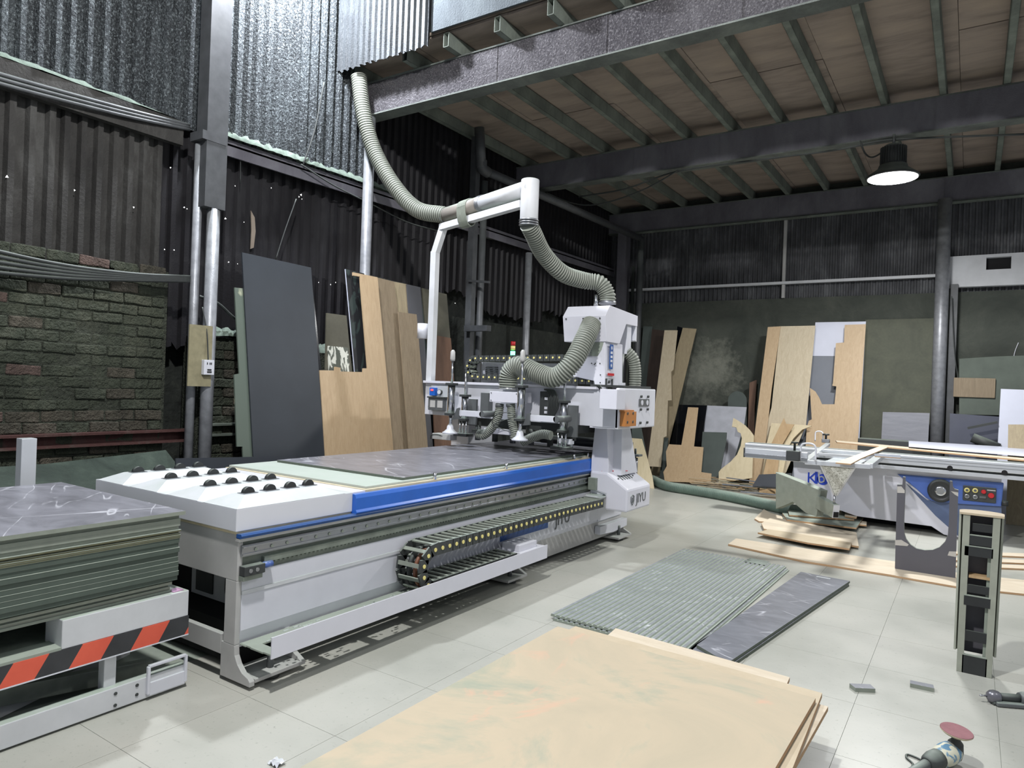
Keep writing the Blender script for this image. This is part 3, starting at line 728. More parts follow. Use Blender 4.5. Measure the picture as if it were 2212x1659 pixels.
# feet
for (y, n) in ((2.24, .32), (4.55, .28), (6.6, .32)):
    b = MB(); b.box(-3.2, -2.99, y, y+n, .03, .05)
    b.prism([(-3.2, y+n-.03, .2), (-3.12, y+n-.03, .2), (-3.09, y+n-.03, .1), (-2.99, y+n-.03, .05), (-3.2, y+n-.03, .05)], (0, .03, 0)); ft = pt(b, 'foot', greyp, .002)
    MB().cyl((-3.06, y+n*.45, .05), (-3.06, y+n*.45, .15), .018, 10).go('levelling_bolt', dgrey, ft)
    MB().cyl((-3.06, y+n*.45, 0), (-3.06, y+n*.45, .03), .05, 14).go('foot_pad', blackd, ft)
    pt(MB().box(-4.5, -4.35, y, y+n, 0, .2), 'rear_foot', greyp)
b = MB(); b.prism([(X1, 6.3, .20), (X1, 6.95, .20), (X1, 6.95, .12), (X1, 6.62, .10), (X1, 6.3, .12)], (.06, 0, 0)); pt(b, 'corner_gusset', white, .002)
b = MB(); b.prism([(X1-.02, 6.35, .24), (X1-.02, 6.35, .55), (X1-.02, 6.9, .42), (X1-.02, 6.9, .24)], (.025, 0, 0)); pt(b, 'end_wedge', white, .002)
# logo on the frame behind the chain
pt(MB().box(X1+.001, X1+.008, 4.6, 5.35, .33, .42), 'stripe_decal', blued)
text_mesh('frame_lettering', 'JIYU', .15, dgrey, R, (X1+.008, 5.62, .37), (0, 1, 0), (0, 0, 1))
# lower cable chain
def chain(parent, pts, width_dir, wd, pitch, h, side=.012):
    """links along a path; each link two dark side plates and a pale bar, dot on the near plate"""
    P = [Vector(p) for p in pts]; L = [0]
    for i in range(1, len(P)): L.append(L[-1]+(P[i]-P[i-1]).length)
    W = Vector(width_dir); t_ = 0; k = 0; proto = None; n = int(L[-1]/pitch)
    def at(t):
        k = 0
        while k < len(L)-2 and L[k+1] < t: k += 1
        return P[k].lerp(P[k+1], (t-L[k])/(L[k+1]-L[k])), (P[k+1]-P[k]).normalized()
    org = Vector(parent['wl'])
    for i in range(n):
        c, d = at((i+.5)*pitch); u = W.cross(d).normalized()
        if proto is None:
            b = MB(); l = pitch*.54
            for s_ in (-1, 1): b.box(-l, l, s_*(wd/2)-side/2, s_*(wd/2)+side/2, -h/2, h/2)
            b.box(-pitch*.18, pitch*.18, -wd/2, wd/2, h/2-.010, h/2-.001, 1); b.box(-pitch*.18, pitch*.18, -wd/2, wd/2, -h/2, -h/2+.008, 1)
            for s_ in (-1, 1): b.cyl((0, s_*(wd/2+side/2), 0), (0, s_*(wd/2+side/2+.004), 0), h*.17, 10, 2)
            o = b.go('link', [blackd, 'mdf_greygreen', brass], parent, 0); 
            for v in o.data.vertices: v.co += org
            proto = o
        else: o = proto.copy(); COL.objects.link(o)
        o.parent = parent
        m = Matrix((d, W, u)).transposed(); o.location = c-org; o.rotation_euler = m.to_euler()
cx_ = -2.985; zc0, zc1 = .258, .50; r_ = (zc1-zc0)/2
pth = [(cx_, 4.52, zc0)]+[(cx_, 3.60, zc0)]+[(cx_, 3.52-math.sin(a)*r_, (zc0+zc1)/2-math.cos(a)*r_) for a in [math.pi*k/12 for k in range(13)]]+[(cx_, 3.6, zc1), (cx_, 5.2, zc1+.01), (cx_, 6.05, zc1)]
cc = pt(MB().tube([tuple(np.array(p)+np.array([.03, 0, -.012])) for p in smooth_path(pth, 3)], .014, 8).tube([tuple(np.array(p)+np.array([-.02, 0, -.01])) for p in smooth_path(pth, 3)], .018, 8, True, 1), 'cable_chain', [paint('copper_cable', '#7a4a33', .5, dust=.2), cablem])
chain(cc, pth, (1, 0, 0), .19, .074, .080)
# ---- gantry
b = MB()                                       # right leg column, tapering upward
b.prism([(-3.085, 6.1, .56), (-2.9, 6.1, .56), (-2.9, 6.1, .84), (-2.93, 6.1, 1.22), (-3.06, 6.1, 1.22), (-3.085, 6.1, .9)], (0, .42, 0))
pt(b, 'gantry_leg', whitec, .004)
b = MB(); b.prism([(-2.9, 6.2, .75), (-2.9, 6.6, .75), (-2.93, 6.45, 1.2), (-2.93, 6.25, 1.2)], (.09, 0, 0)); pt(b, 'leg_side_rib', white, .003)
b = MB()                                       # motor cover with slanted top
b.prism([(-3.085, 6.08, .78), (-2.9, 6.08, .78), (-2.68, 6.08, .64), (-2.68, 6.08, .42), (-2.915, 6.08, .42), (-2.915, 6.08, .565), (-3.085, 6.08, .60)], (0, .56, 0))
mc = pt(b, 'motor_cover', whitec, .02)
for k in range(5):
    y = 6.2+k*.055; MB().bar((-2.845, y, .748), (-2.785, y, .710), .012, .006, (.5, 0, 1)).go('vent_slot', blackd, mc)
for y in (6.14, 6.48): MB().cyl((-2.81, y, .724), (-2.806, y, .731), .008, 8).go('screw', blackd, mc)
text_mesh('logo_lettering', 'JIYU', .13, dgrey, mc, (-2.677, 6.40, .53), (0, 1, 0), (0, 0, 1))
b = MB(); sh = [(0, .05), (.035, .035), (.033, -.01), (0, -.05), (-.033, -.01), (-.035, .035)]
for i in range(6):
    a = sh[i]; c = sh[(i+1) % 6]; b.bar((-2.677, 6.19+a[0], .53+a[1]), (-2.677, 6.19+c[0], .53+c[1]), .003, .008, (1, 0, 0))
b.bar((-2.677, 6.19, .555), (-2.677, 6.19, .505), .003, .012, (1, 0, 0))
b.go('logo_shield', dgrey, mc)
lab(pt(MB().tube([(-2.97, 6.1, .787), (-2.80, 6.33, .787)], .004, 6), 'marker_pencil', redp), 'thin red marker lying on cover')
pt(MB().box(-3.09, -3.0, 6.05, 6.2, .60, .72), 'rail_carriage', greenm, .006)
b = MB(); b.box(-3.07, -2.95, 5.98, 6.25, .535, .56); b.box(-3.07, -2.9, 5.96, 6.2, .545, .552); pt(b, 'chain_bracket', whited, .002)
pt(MB().box(-4.85, -4.6, 6.1, 6.6, .4, 1.22), 'left_gantry_leg', white, .01)
# crossbeam
b = MB(); b.box(-4.99, -2.69, 5.80, 6.42, 1.235, 1.575); pt(b, 'crossbeam', white, .004)
pt(MB().box(-4.995, -2.89, 5.76, 6.0, 1.578, 1.603), 'beam_top_flange', whitec, .002)
b = MB(); b.box(-2.71, -2.67, 5.79, 6.66, 1.22, 1.60); bp = pt(b, 'beam_end_plate', white, .012)
pt(MB().box(-2.965, -2.71, 5.80, 6.60, 1.22, 1.24), 'beam_foot_plate', white)
for y in (6.28, 6.45):
    for z_ in (1.27, 1.40, 1.525): MB().cyl((-2.67, y, z_), (-2.655, y, z_), .013, 10).go('bolt', blackd, bp)
MB().box(-2.668, -2.662, 6.24, 6.48, 1.43, 1.50).go('nameplate', dgrey, bp)
for y in (6.30, 6.43): MB().cyl((-2.662, y, 1.465), (-2.659, y, 1.465), .026, 14).go('dial', white, bp)
pt(MB().box(-2.93, -2.68, 5.79, 5.80, 1.235, 1.56), 'beam_cover_plate', white)
p = PY(1296, 840, 5.62); q = PY(1331.6, 885, 5.62)
jb = pt(MB().box(p[0], q[0], 5.62, 5.8, q[2], p[2]), 'junction_box', whitec, .004)
b = MB()
for (y, z_) in ((5.86, 1.37), (5.98, 1.37), (5.86, 1.29), (5.98, 1.29)): b.cyl((-2.612, y, z_), (-2.608, y, z_), .014, 12, 1)
b.box(-2.668, -2.612, 5.82, 6.06, 1.25, 1.385, 0); b.box(-2.668, -2.62, 5.80, 6.02, 1.385, 1.40, 0); pt(b, 'orange_block', [orange, blackd], .004)
pt(MB().box(-2.78, -2.73, 6.0, 6.05, 1.60, 1.65), 'limit_sensor', white, .003)
# beam detail left
lb = pt(MB().box(-4.88, -4.60, 5.765, 5.80, 1.27, 1.55), 'lubricator_plate', alum, .003)
oil = MB().box(-4.86, -4.66, 5.70, 5.765, 1.29, 1.42).go('oil_tank', dgrey, lb, .004)
MB().box(-4.87, -4.64, 5.69, 5.765, 1.42, 1.435).go('tank_lid', blackd, lb)
for xa in (-4.83, -4.73): MB().box(xa, xa+.07, 5.697, 5.70, 1.32, 1.395).go('label_plate', greyp, lb)
lab(MB().box(-4.865, -4.79, 5.72, 5.765, 1.445, 1.53).go('pressure_display', blue, lb, .003), 'blue display with red digits')
MB().box(-4.845, -4.81, 5.715, 5.72, 1.495, 1.515).go('red_digits', 'led_red', lb)
MB().cyl((-4.745, 5.74, 1.485), (-4.745, 5.765, 1.485), .028, 18).go('gauge_body', blackd, lb)
MB().cyl((-4.745, 5.735, 1.485), (-4.745, 5.74, 1.485), .023, 18).go('gauge_face', white, lb)
# upper chain on the beam
zc0, zc1 = 1.665, 1.865; r_ = (zc1-zc0)/2; cy_ = 6.12
pth = [(-2.93, cy_, zc0-.01), (-4.50, cy_, zc0)]+[(-4.52-math.sin(a)*r_, cy_, (zc0+zc1)/2-math.cos(a)*r_) for a in [math.pi*k/8 for k in range(9)]]+[(-4.45, cy_, zc1), (-3.42, cy_, zc1+.02)]
uc = pt(MB().tube([tuple(np.array(p)) for p in smooth_path(pth, 3)], .014, 8), 'upper_cable_chain', cablem)
chain(uc, pth, (0, -1, 0), .13, .075, .062)
pt(MB().box(-4.55, -3.35, 6.22, 6.26, 1.6, 1.83), 'chain_guard', white, .003)
b = MB()
for xa in (-4.48, -4.22):
    for k in range(4): b.box(xa, xa+.16, 6.205, 6.22, 1.70+k*.022, 1.712+k*.022)
pt(b, 'guard_vents', dgrey)
# wires at the beam right end
b = MB()
for k in range(6):
    y = 5.78-.008*k; b.tube(smooth_path([(-2.98+.012*k, 5.86, 1.62), (-2.90+.012*k, y, 1.615), (-2.83+.008*k, y-.03, 1.55), (-2.79, 5.72, 1.45+.02*k)]), .005, 5)
o = pt(b, 'wire_bundle', cablem); o['kind'] = 'stuff'
pt(MB().box(-3.05, -2.7, 5.95, 6.6, 1.603, 1.625), 'rubber_bellows', blackd)
# ---- spindle head housing
def yz(x, y, Y): q = PY(x, y, Y); return (q[0], q[2])
YF, YB = 5.98, 6.75
H_ = [yz(1222, 664, YF+.08), yz(1311, 660, YF+.08)]
b = MB()
x_l, x_r = -3.40, -2.935
b.prism([(x_l, YF+.10, 2.39), (x_l+.0, YF, 2.285), (x_l+.1, YF+.06, 2.03), (x_l+.1, YF+.06, 1.99)] if False else [(x_l, YF+.10, 2.395), (x_l, YF, 2.285), (x_l, YF+.05, 2.04), (x_l, YB-.42, 2.04), (x_l, YB-.28, 2.25), (x_l, YB, 2.25), (x_l, YB, 2.36)], (x_r-x_l, 0, 0))
hd = pt(b, 'head_hood', whitec, .003)
for x in (-3.36, -3.17, -2.99): MB().cyl((x, YF+.002, 2.262), (x, YF-.004, 2.262), .008, 8).go('screw', blackd, hd)
for x in (-3.22, -3.05): MB().cyl((x, YF+.045, 2.06), (x, YF+.038, 2.06), .008, 8).go('screw', blackd, hd)
b = MB(); b.prism([(-3.30, YF+.06, 2.04), (-2.955, YF+.06, 2.04), (-2.94, YF+.06, 1.62), (-3.05, YF+.06, 1.62), (-3.06, YF+.06, 1.66), (-3.30, YF+.06, 1.70)], (0, .40, 0))
hb_ = pt(b, 'head_body', whitec, .003)
for k in range(8): MB().box(-3.2, -3.09, YF+.054, YF+.06, 1.90+k*.017, 1.906+k*.017).go('louver', dgrey, hb_)
MB().prism([(-3.09, YF+.056, 2.035), (-2.97, YF+.056, 2.035), (-2.99, YF+.056, 1.96), (-3.03, YF+.056, 1.90), (-3.12, YF+.056, 1.90)], (0, .004, 0)).go('grey_patch', 'mdf_line', hb_)  # flat grey-green patch on the front, just below the hood
lb2 = MB().box(-2.936, -2.932, YF+.13, YF+.20, 1.78, 2.02).go('side_decal', blued, hb_)
for z_ in (1.985, 1.815):
    b = MB(); b.prism([(-2.932, YF+.165, z_+.022), (-2.932, YF+.18, z_), (-2.932, YF+.165, z_-.022), (-2.932, YF+.15, z_)], (.002, 0, 0)); b.go('decal_mark', white, hb_)
for z_ in (1.94, 1.90, 1.86):
    MB().box(-2.932, -2.930, YF+.145, YF+.185, z_-.012, z_+.012).go('decal_mark', white, hb_)
lab(MB().box(-2.934, -2.931, YF+.10, YF+.24, 1.715, 1.74).go('warning_decal', redp, hb_), 'red warning strip')
for z_ in (1.70, 1.69, 1.68): MB().box(-2.934, -2.931, YF+.10, YF+.24, z_, z_+.003).go('fine_print', greyp, hb_)
for (x, z_) in ((-3.05, 1.83), (-3.09, 1.83), (-3.0, 1.83), (-2.99, 1.72), (-2.99, 1.645), (-3.06, 1.82)): MB().cyl((x, YF+.06, z_), (x, YF+.053, z_), .006, 8).go('screw', blackd, hb_)
# rear of head
pt(MB().box(-3.32, -2.96, 6.55, 6.66, 1.95, 2.26), 'rear_housing', white, .004)
pt(MB().prism([(-3.0, YB-.04, 2.26), (-3.0, YB, 2.26), (-3.0, YB, 2.09), (-3.0, YB-.03, 2.10)], (.06, 0, 0)), 'hood_lip', white)
pt(MB().box(-3.2, -3.0, 6.60, 6.72, 2.05, 2.25), 'rear_motor', blued)
pt(MB().cyl((-3.02, 6.52, 1.62), (-3.02, 6.52, 1.95), .05, 16), 'rear_spindle', dgrey)
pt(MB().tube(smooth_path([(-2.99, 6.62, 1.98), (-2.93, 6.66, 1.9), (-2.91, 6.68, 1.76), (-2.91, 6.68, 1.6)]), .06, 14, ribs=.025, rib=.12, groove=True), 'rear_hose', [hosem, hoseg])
pt(MB().cyl((-3.15, 6.2, 2.38), (-3.15, 6.2, 2.52), .022, 14), 'air_cylinder', chrome)
# hoses of the head
h1 = [PY(x, y, Y) for x, y, Y in ((1278, 700, 5.98), (1262, 735, 5.80), (1235, 785, 5.66), (1200, 815, 5.62), (1160, 806, 5.62), (1122, 790, 5.62), (1101, 806, 5.62), (1097, 840, 5.62))]
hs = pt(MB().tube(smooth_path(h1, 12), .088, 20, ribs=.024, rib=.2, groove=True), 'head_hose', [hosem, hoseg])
MB().cyl(h1[-1]+np.array([0, 0, -.006]), h1[-1]+np.array([0, 0, .012]), .092, 20).go('hose_clamp', steel, hs)
p = PY(1058, 845, 5.5); q = PY(1119, 871, 5.5)
dp = pt(MB().box(p[0], q[0], 5.50, 5.74, q[2], p[2]), 'dust_manifold', whitec, .003)
for k, (x, zz) in enumerate(((p[0]+.02, p[2]-.015), (q[0]-.02, p[2]-.015), (p[0]+.02, q[2]+.015))): MB().cyl((x, 5.50, zz), (x, 5.495, zz), .005, 8).go('screw', blackd, dp)
m0 = PY(1075, 872, 5.55); m1 = PY(1098, 872, 5.55)
for pa in (((1080, 872), (1076, 900), (1062, 925), (1045, 940), (1033, 938)), ((1104, 872), (1106, 910), (1112, 935), (1112, 948)), ((1128, 955), (1150, 945), (1172, 938), (1190, 941))):
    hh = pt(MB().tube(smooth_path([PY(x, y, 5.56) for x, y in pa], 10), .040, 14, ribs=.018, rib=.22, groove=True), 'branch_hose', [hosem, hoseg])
for q_ in (m0, m1): pt(MB().cyl(q_+np.array([.02, 0, -.03]), q_+np.array([.02, 0, .0]), .038, 14), 'hose_collar', dgrey)
pt(MB().tube(smooth_path([PY(x, y, 5.45) for x, y in ((1066, 920), (1064, 905), (1078, 893), (1100, 892), (1110, 900))]+[PY(x, y, 5.4) for x, y in ((1070, 915), (1080, 925), (1108, 935))]), .004, 6), 'air_line', cablem)
# ---- sheet pushing frame with suction cups
def pusher(x, Y, zt, zb, cup, armx=None):
    """pneumatic lift: rod with rubber cap above, chrome cylinder, suction cup below"""
    u = MB().cyl((x, Y, zb), (x, Y, zt), .037, 20).go('air_cylinder', chrome, R)
    for zz in (zt, zb-.02): MB().box(x-.045, x+.045, Y-.045, Y+.045, zz, zz+.024).go('cylinder_cap', blackd, u, .003)
    MB().cyl((x, Y, zt+.02), (x, Y, zt+.24), .012, 10).go('piston_rod', chrome, u)
    if cup:
        MB().lathe((x, Y, zt+.24), [(.022, 0), (.025, .02), (.023, .09), (.010, .11)], 14).go('rubber_cap', greyp, u)
        MB().cyl((x, Y, zb-.12), (x, Y, zb-.02), .017, 12).go('stem', chrome, u)
        lab(MB().lathe((x, Y, zb-.20), [(.075, 0), (.078, .012), (.06, .022), (.035, .045), (.032, .07), (.022, .09)], 24).go('suction_cup', white, u), 'translucent white suction cup')
        MB().prism([(x+.02, Y, zb-.06), (x+.10, Y, zb-.05), (x+.10, Y, zb+.06), (x+.07, Y, zb+.05)], (0, .02, 0)).go('cup_bracket', dgrey, u)
    MB().tube(smooth_path([(x+.03, Y-.02, zt-.02), (x+.05, Y-.03, (zt+zb)/2), (x+.03, Y-.02, zb+.02)]), .004, 6).go('air_tube', cablem, u)
    return u
c1 = PY(976, 828, 5.35); c1b = PY(976, 893, 5.35); c2 = PY(1127, 833, 5.35); c2b = PY(1127, 905, 5.35)
pusher(c1[0], 5.35, c1[2]-.02, c1b[2], True); pusher(c2[0], 5.35, c2[2]-.02, c2b[2], True)
for (xx, yt, yb) in ((1005, 855, 900), (1219, 868, 925)):
    a = PY(xx, yt, 5.68); c = PY(xx, yb, 5.68); u = pusher(a[0], 5.68, a[2]-.01, c[2]-.02, False)
    MB().prism([(a[0]+.03, 5.70, a[2]-.03), (a[0]+.13, 5.70, a[2]-.03), (a[0]+.13, 5.70, c[2]-.08), (a[0]-.05 if xx > 1100 else a[0]+.03, 5.70, c[2]-.08)], (0, .03, 0)).go('side_bracket', dgrey, u, .003)
    for dx in (-.04, .0, .04): MB().cyl((a[0]+dx, 5.66, c[2]-.17), (a[0]+dx, 5.66, c[2]-.05), .010, 10).go('guide_rod', chrome, u)
    MB().box(a[0]-.09, a[0]+.09, 5.6, 5.72, c[2]-.20, c[2]-.17).go('guide_block', blackd, u, .003)
for c in (c1, c2):
    x = c[0]; pt(MB().box(x+.09, x+.36, 5.36, 5.41, 1.27, 1.325), 'pusher_arm', white, .003)
    pt(MB().cyl((x+.37, 5.36, 1.30), (x+.37, 5.6, 1.30), .03, 14), 'arm_joint', dgrey)
a = PY(1035, 935, 5.75); c = PY(1255, 962, 5.75)
pt(MB().box(-4.28, -3.1, 5.72, 5.80, 1.085, 1.12), 'pusher_beam', blackd, .003)
pt(MB().box(-3.24, -3.10, 5.68, 5.76, 1.055, 1.105), 'beam_cap', white, .003)
pt(MB().box(-4.05, -3.70, 5.62, 5.70, 1.10, 1.15), 'pusher_plate', whitec, .003)
b = MB(); b.box(-4.55, -3.12, 5.84, 6.3, 1.15, 1.235); pt(b, 'spindle_rail', blackd)
for k in range(6):
    x = -4.3+k*.22; pt(MB().cyl((x, 5.86, 1.0), (x, 5.86, 1.16), .03, 12), 'spindle_nose', [dgrey, blackd, steel][k % 3])
pt(MB().box(-4.66, -4.42, 5.55, 5.66, 1.0, 1.06), 'clamp_block', greyp, .003)
pt(MB().tube(smooth_path([(-4.68, 5.55, 1.0), (-4.66, 5.54, 1.04), (-4.58, 5.54, 1.05), (-4.5, 5.56, 1.03)]), .005, 6), 'air_line', cablem)
cabs = MB()
for k in range(6): cabs.tube(smooth_path([(-3.42+.012*k, 5.72, 1.56), (-3.36+.016*k, 5.68, 1.54), (-3.33+.018*k, 5.68, 1.42), (-3.36+.01*k, 5.7, 1.29)]), .009, 6)
o = pt(cabs, 'hose_bundle', cablem); o['kind'] = 'stuff'
pt(MB().box(-3.46, -3.36, 5.70, 5.79, 1.30, 1.54), 'valve_block', blackd, .004)
for z_ in (1.33, 1.37, 1.46): pt(MB().box(-3.40, -3.37, 5.69, 5.70, z_, z_+.025), 'valve_button', white)
pt(MB().box(-4.18, -4.08, 5.72, 5.80, 1.28, 1.5), 'dark_bracket', dgrey, .003)
pt(MB().tube([(-3.9, 6.5, 1.02), (-2.99, 6.5, 1.02)], .05, 14), 'feed_roller', 'navy_panel')
q = PY(1373, 968, 6.9)
rs = pt(MB().cyl((q[0], 6.9, .62), (q[0], 6.9, .86), .03, 14), 'rear_cylinder', steel)
MB().box(q[0]-.12, q[0]+.06, 6.85, 6.95, .88, .90).go('rear_cylinder_plate', dgrey, rs); MB().cyl((q[0], 6.9, .86), (q[0], 6.9, .96), .012, 10).go('piston_rod', blackd, rs)
MB().box(q[0]-.2, q[0]-.05, 6.86, 6.95, .90, 1.02).go('rear_bracket', dgrey, rs)
pt(MB().box(q[0]-.1, q[0]+.03, 6.62, 6.93, .58, .62), 'rear_mount', greyp, .003)
# signal tower
t_ = pt(MB().cyl((-4.39, 6.6, 1.575), (-4.39, 6.6, 1.88), .012, 10), 'signal_pole', greyp)
for z_, m_, l_ in ((1.88, white, 'signal_base'), (1.93, 'green_signal', 'green_lamp'), (1.99, brass, 'amber_lamp'), (2.04, redp, 'red_lamp')):
    MB().cyl((-4.39, 6.6, z_), (-4.39, 6.6, z_+.046), .027, 14).go(l_, m_, t_)
# ---- mast carrying the duct
mx, my = -4.965, 5.85
z1 = PY(926, 545, my)[2]; e_ = PY(958, 491, my); z2 = e_[2]; ex = PZ(1128, 441, z2)
mast = pt(MB().bar((mx, my, 1.60), (mx, my, z1), .075, .075, (0, 1, 0)), 'mast_post', whited, .004)
dirv = Vector((ex[0]-e_[0], ex[1]-my, 0)).normalized()
MB().bar((mx, my, z1-.02), (e_[0], my, z2), .07, .07, (0, 1, 0)).go('mast_bend', whited, mast, .003)
MB().bar((e_[0]-.03, my, z2), ex, .07, .07).go('mast_arm', whited, mast, .003)
pc = PY(908, 715, my-.06)
lab(pt(MB().cyl((pc[0]-.0, my-.02, pc[2]-.08), (pc[0]-.0, my-.02, pc[2]+.085), .06, 24), 'white_canister', white), 'white plastic canister on the mast')

# ============================================================ OVERHEAD HOSE
hp0 = PY(952, 470, my)+np.array([0, 0, .0])
A0 = Vector((e_[0]+.02, my, z2+.13)); A1 = Vector(tuple(ex))+dirv*.08+Vector((0, 0, .13))
r1 = .085
path = [PY(775, 165, 5.62), PY(785, 245, 5.64), PY(808, 325, 5.7), PY(850, 400, 5.75), PY(900, 452, 5.8), tuple(A0)]
D = thing('suction_hose', 'big grey ribbed suction hose dropping from the hanging sheet to the router head', 'hose', (A0.x, A0.y, z2))
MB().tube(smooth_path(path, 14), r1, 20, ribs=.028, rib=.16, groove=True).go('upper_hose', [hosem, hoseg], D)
MB().lathe(A0-dirv*.01, [(r1*1.06, 0), (r1*1.06, .018)], 24, dirv).go('hose_clamp', steel, D)
MB().cyl(A0, A0+dirv*.68, r1*.92, 22).go('duct_tube', paint('brownish_duct', '#8d837c', .55, dust=.9, var=.1), D)
for k in range(4): MB().lathe(A0+dirv*(.66+k*.016), [(r1*.95, 0), (r1*1.0, .005), (r1*.95, .010)], 24, dirv).go('spring_band', steel, D)
MB().cyl(A0+dirv*.68, A1, r1*.9, 22).go('white_duct', whited, D)
MB().tube([A1-dirv*.02, A1+dirv*.06, A1+dirv*.06], r1, 22).go('elbow_cap', whited, D)
E_ = A1+dirv*.03
MB().cyl(E_+Vector((0, 0, .075)), E_+Vector((0, 0, -.30)), r1, 22).go('elbow', whited, D, .01)
b = MB()
for k in range(9): 
    a_ = A0+dirv*(.36+.018*k); n_ = dirv.cross(Vector((0, 0, 1)))
    ring = [a_+n_*math.cos(q)*(r1*.97)+Vector((0, 0, math.sin(q)*(r1*.97) if math.sin(q) > 0 else math.sin(q)*.2)) for q in [2*math.pi*i/16 for i in range(17)]]
    b.tube(ring, .008, 5, False)
b.go('wrapping_tape', 'mdf_greygreen', D)
for k in range(3): MB().lathe(E_+Vector((0, 0, -.31-.022*k)), [(r1*1.02, 0), (r1*1.1, .008), (r1*1.02, .016)], 22, (0, 0, 1)).go('hose_clamp', steel, D)
E2 = E_+Vector((0, 0, -.34))
def lerpY(x, y, k, Y0=E2.y, Y1=6.3): return PY(x, y, Y0+(Y1-Y0)*k)
low = [tuple(E2)]+[lerpY(*v) for v in ((1152, 505, .1), (1175, 550, .35), (1215, 590, .6), (1262, 606, .85), (1295, 612, .95), (1311, 635, 1.0), (1312, 656, 1.0))]
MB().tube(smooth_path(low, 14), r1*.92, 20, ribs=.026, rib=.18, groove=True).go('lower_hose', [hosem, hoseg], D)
q = Vector(tuple(low[-1])); MB().lathe((q.x, q.y, q.z-.005), [(r1*1.02, 0), (r1*1.02, .03)], 24).go('hose_clamp', steel, D)

# ============================================================ SHEET ON THE BED
o = MB().box(-4.50, -3.185, 3.50, 6.86, .9225, .940).go('laminate_sheet', ['marble_grey'], None, .001)
me = o.data; me.materials.append(M['mdf_green'])
for p in me.polygons:
    if abs(p.normal.z) < .5: p.material_index = 1
tag(o, 'grey marble-look laminate sheet clamped on the router bed', 'sheet')

# ============================================================ LIFT TABLE AND STACK
LX = -3.29
T_ = thing('lift_table', 'white scissor lift table with orange and black hazard stripe', 'table', (-3.95, .8, 0))
b = MB(); b.box(LX-.16, LX, 1.46, 2.05, .36, .49, 0); b.box(LX-1.3, LX, 1.87, 2.05, .36, .489) if False else b.box(LX-1.3, LX-.16, 1.8, 2.04, .36, .488)
b.go('platform_end', whited, T_, .004)
b = MB(); b.box(LX-.12, LX, -.6, 1.46, .36, .372); b.go('platform_ledge', 'mdf_line', T_)
MB().box(LX-1.3, LX-.12, -.6, 1.8, .30, .36).go('platform_deck', blackd, T_)
b = MB(); b.box(LX-.02, LX+.003, -.6, 2.052, .268, .36); b.go('hazard_strip', 'hazard_stripes', T_)
MB().box(LX-.02, LX+.004, -.6, 2.053, .262, .268).go('strip_edge', white, T_)
MB().box(LX-.6, LX-.03, 2.0, 2.04, .268, .36).go('platform_apron', whited, T_)
b = MB(); b.box(LX-.05, LX, -.6, 2.045, .01, .115); b.box(LX-1.3, LX-1.25, -.6, 2.045, .01, .115); b.go('base_rail', whited, T_, .004)
MB().box(LX-.085, LX-.03, 1.66, 1.715, .10, .30).go('rail_stanchion', whited, T_, .003)
b = MB()
for (a_, c_) in (((1.85, .03), (1.85, .165)), ((2.04, .03), (2.04, .165)), ((1.85, .165), (2.04, .165))): b.bar((LX+.008, a_[0], a_[1]), (LX+.008, c_[0], c_[1]), .014, .018, (1, 0, 0))
b.box(LX, LX+.012, 1.85, 2.04, .02, .085); b.go('pull_handle', white, T_, .003)
for (y, z_) in ((1.70, .03), (1.70, .085), (1.80, .045), (1.80, .09)): MB().cyl((LX, y, z_), (LX+.003, y, z_), .008, 10).go('bolt_hole', blackd, T_)
MB().bar((LX-.35, -.4, .25), (LX-.35, 1.6, .10), .06, .09).go('scissor_arm', dgrey, T_, .004)
MB().bar((LX-.25, 2.0, .05), (LX-.25, .2, .28), .05, .08).go('scissor_arm', greenm, T_, .004)
MB().bar((LX-.30, 1.35, .2), (LX-.30, .2, .26), .06, .1).go('scissor_arm', 'mdf_greygreen', T_, .004)
MB().bar((LX-.55, 2.04, .06), (LX-.25, 1.2, .05), .04, .06).go('scissor_arm', whited, T_, .004)
MB().box(LX-1.25, LX-.05, -.6, 1.7, .002, .012).go('base_plate', dgrey, T_)
o = MB().box(LX-.07, LX-.015, 1.975, 2.03, .490, .494).go('paper_scrap', paint('pink_paper', '#b08aa8', .7, dust=0)); tag(o, 'small pink scrap on the lift table corner', 'scrap')
th = []
z = .4905
for k in range(5): th.append((.012+.002*(k % 2), 'mdf_pale' if k % 2 else 'mdf_greygreen', -.03-.01*(k % 3)))
for k in range(9): th.append((.0235, 'mdf_dark' if k > 3 else 'mdf_dark', random.uniform(-.004, .004)))
for k in range(5): th.append((.0085, 'mdf_olive', random.uniform(-.008, .012)))
for k in range(4): th.append((.0185, 'mdf_greygreen', random.uniform(-.006, .003)))
th.append((.0205, 'marble_grey', .018))
n_ = len(th)
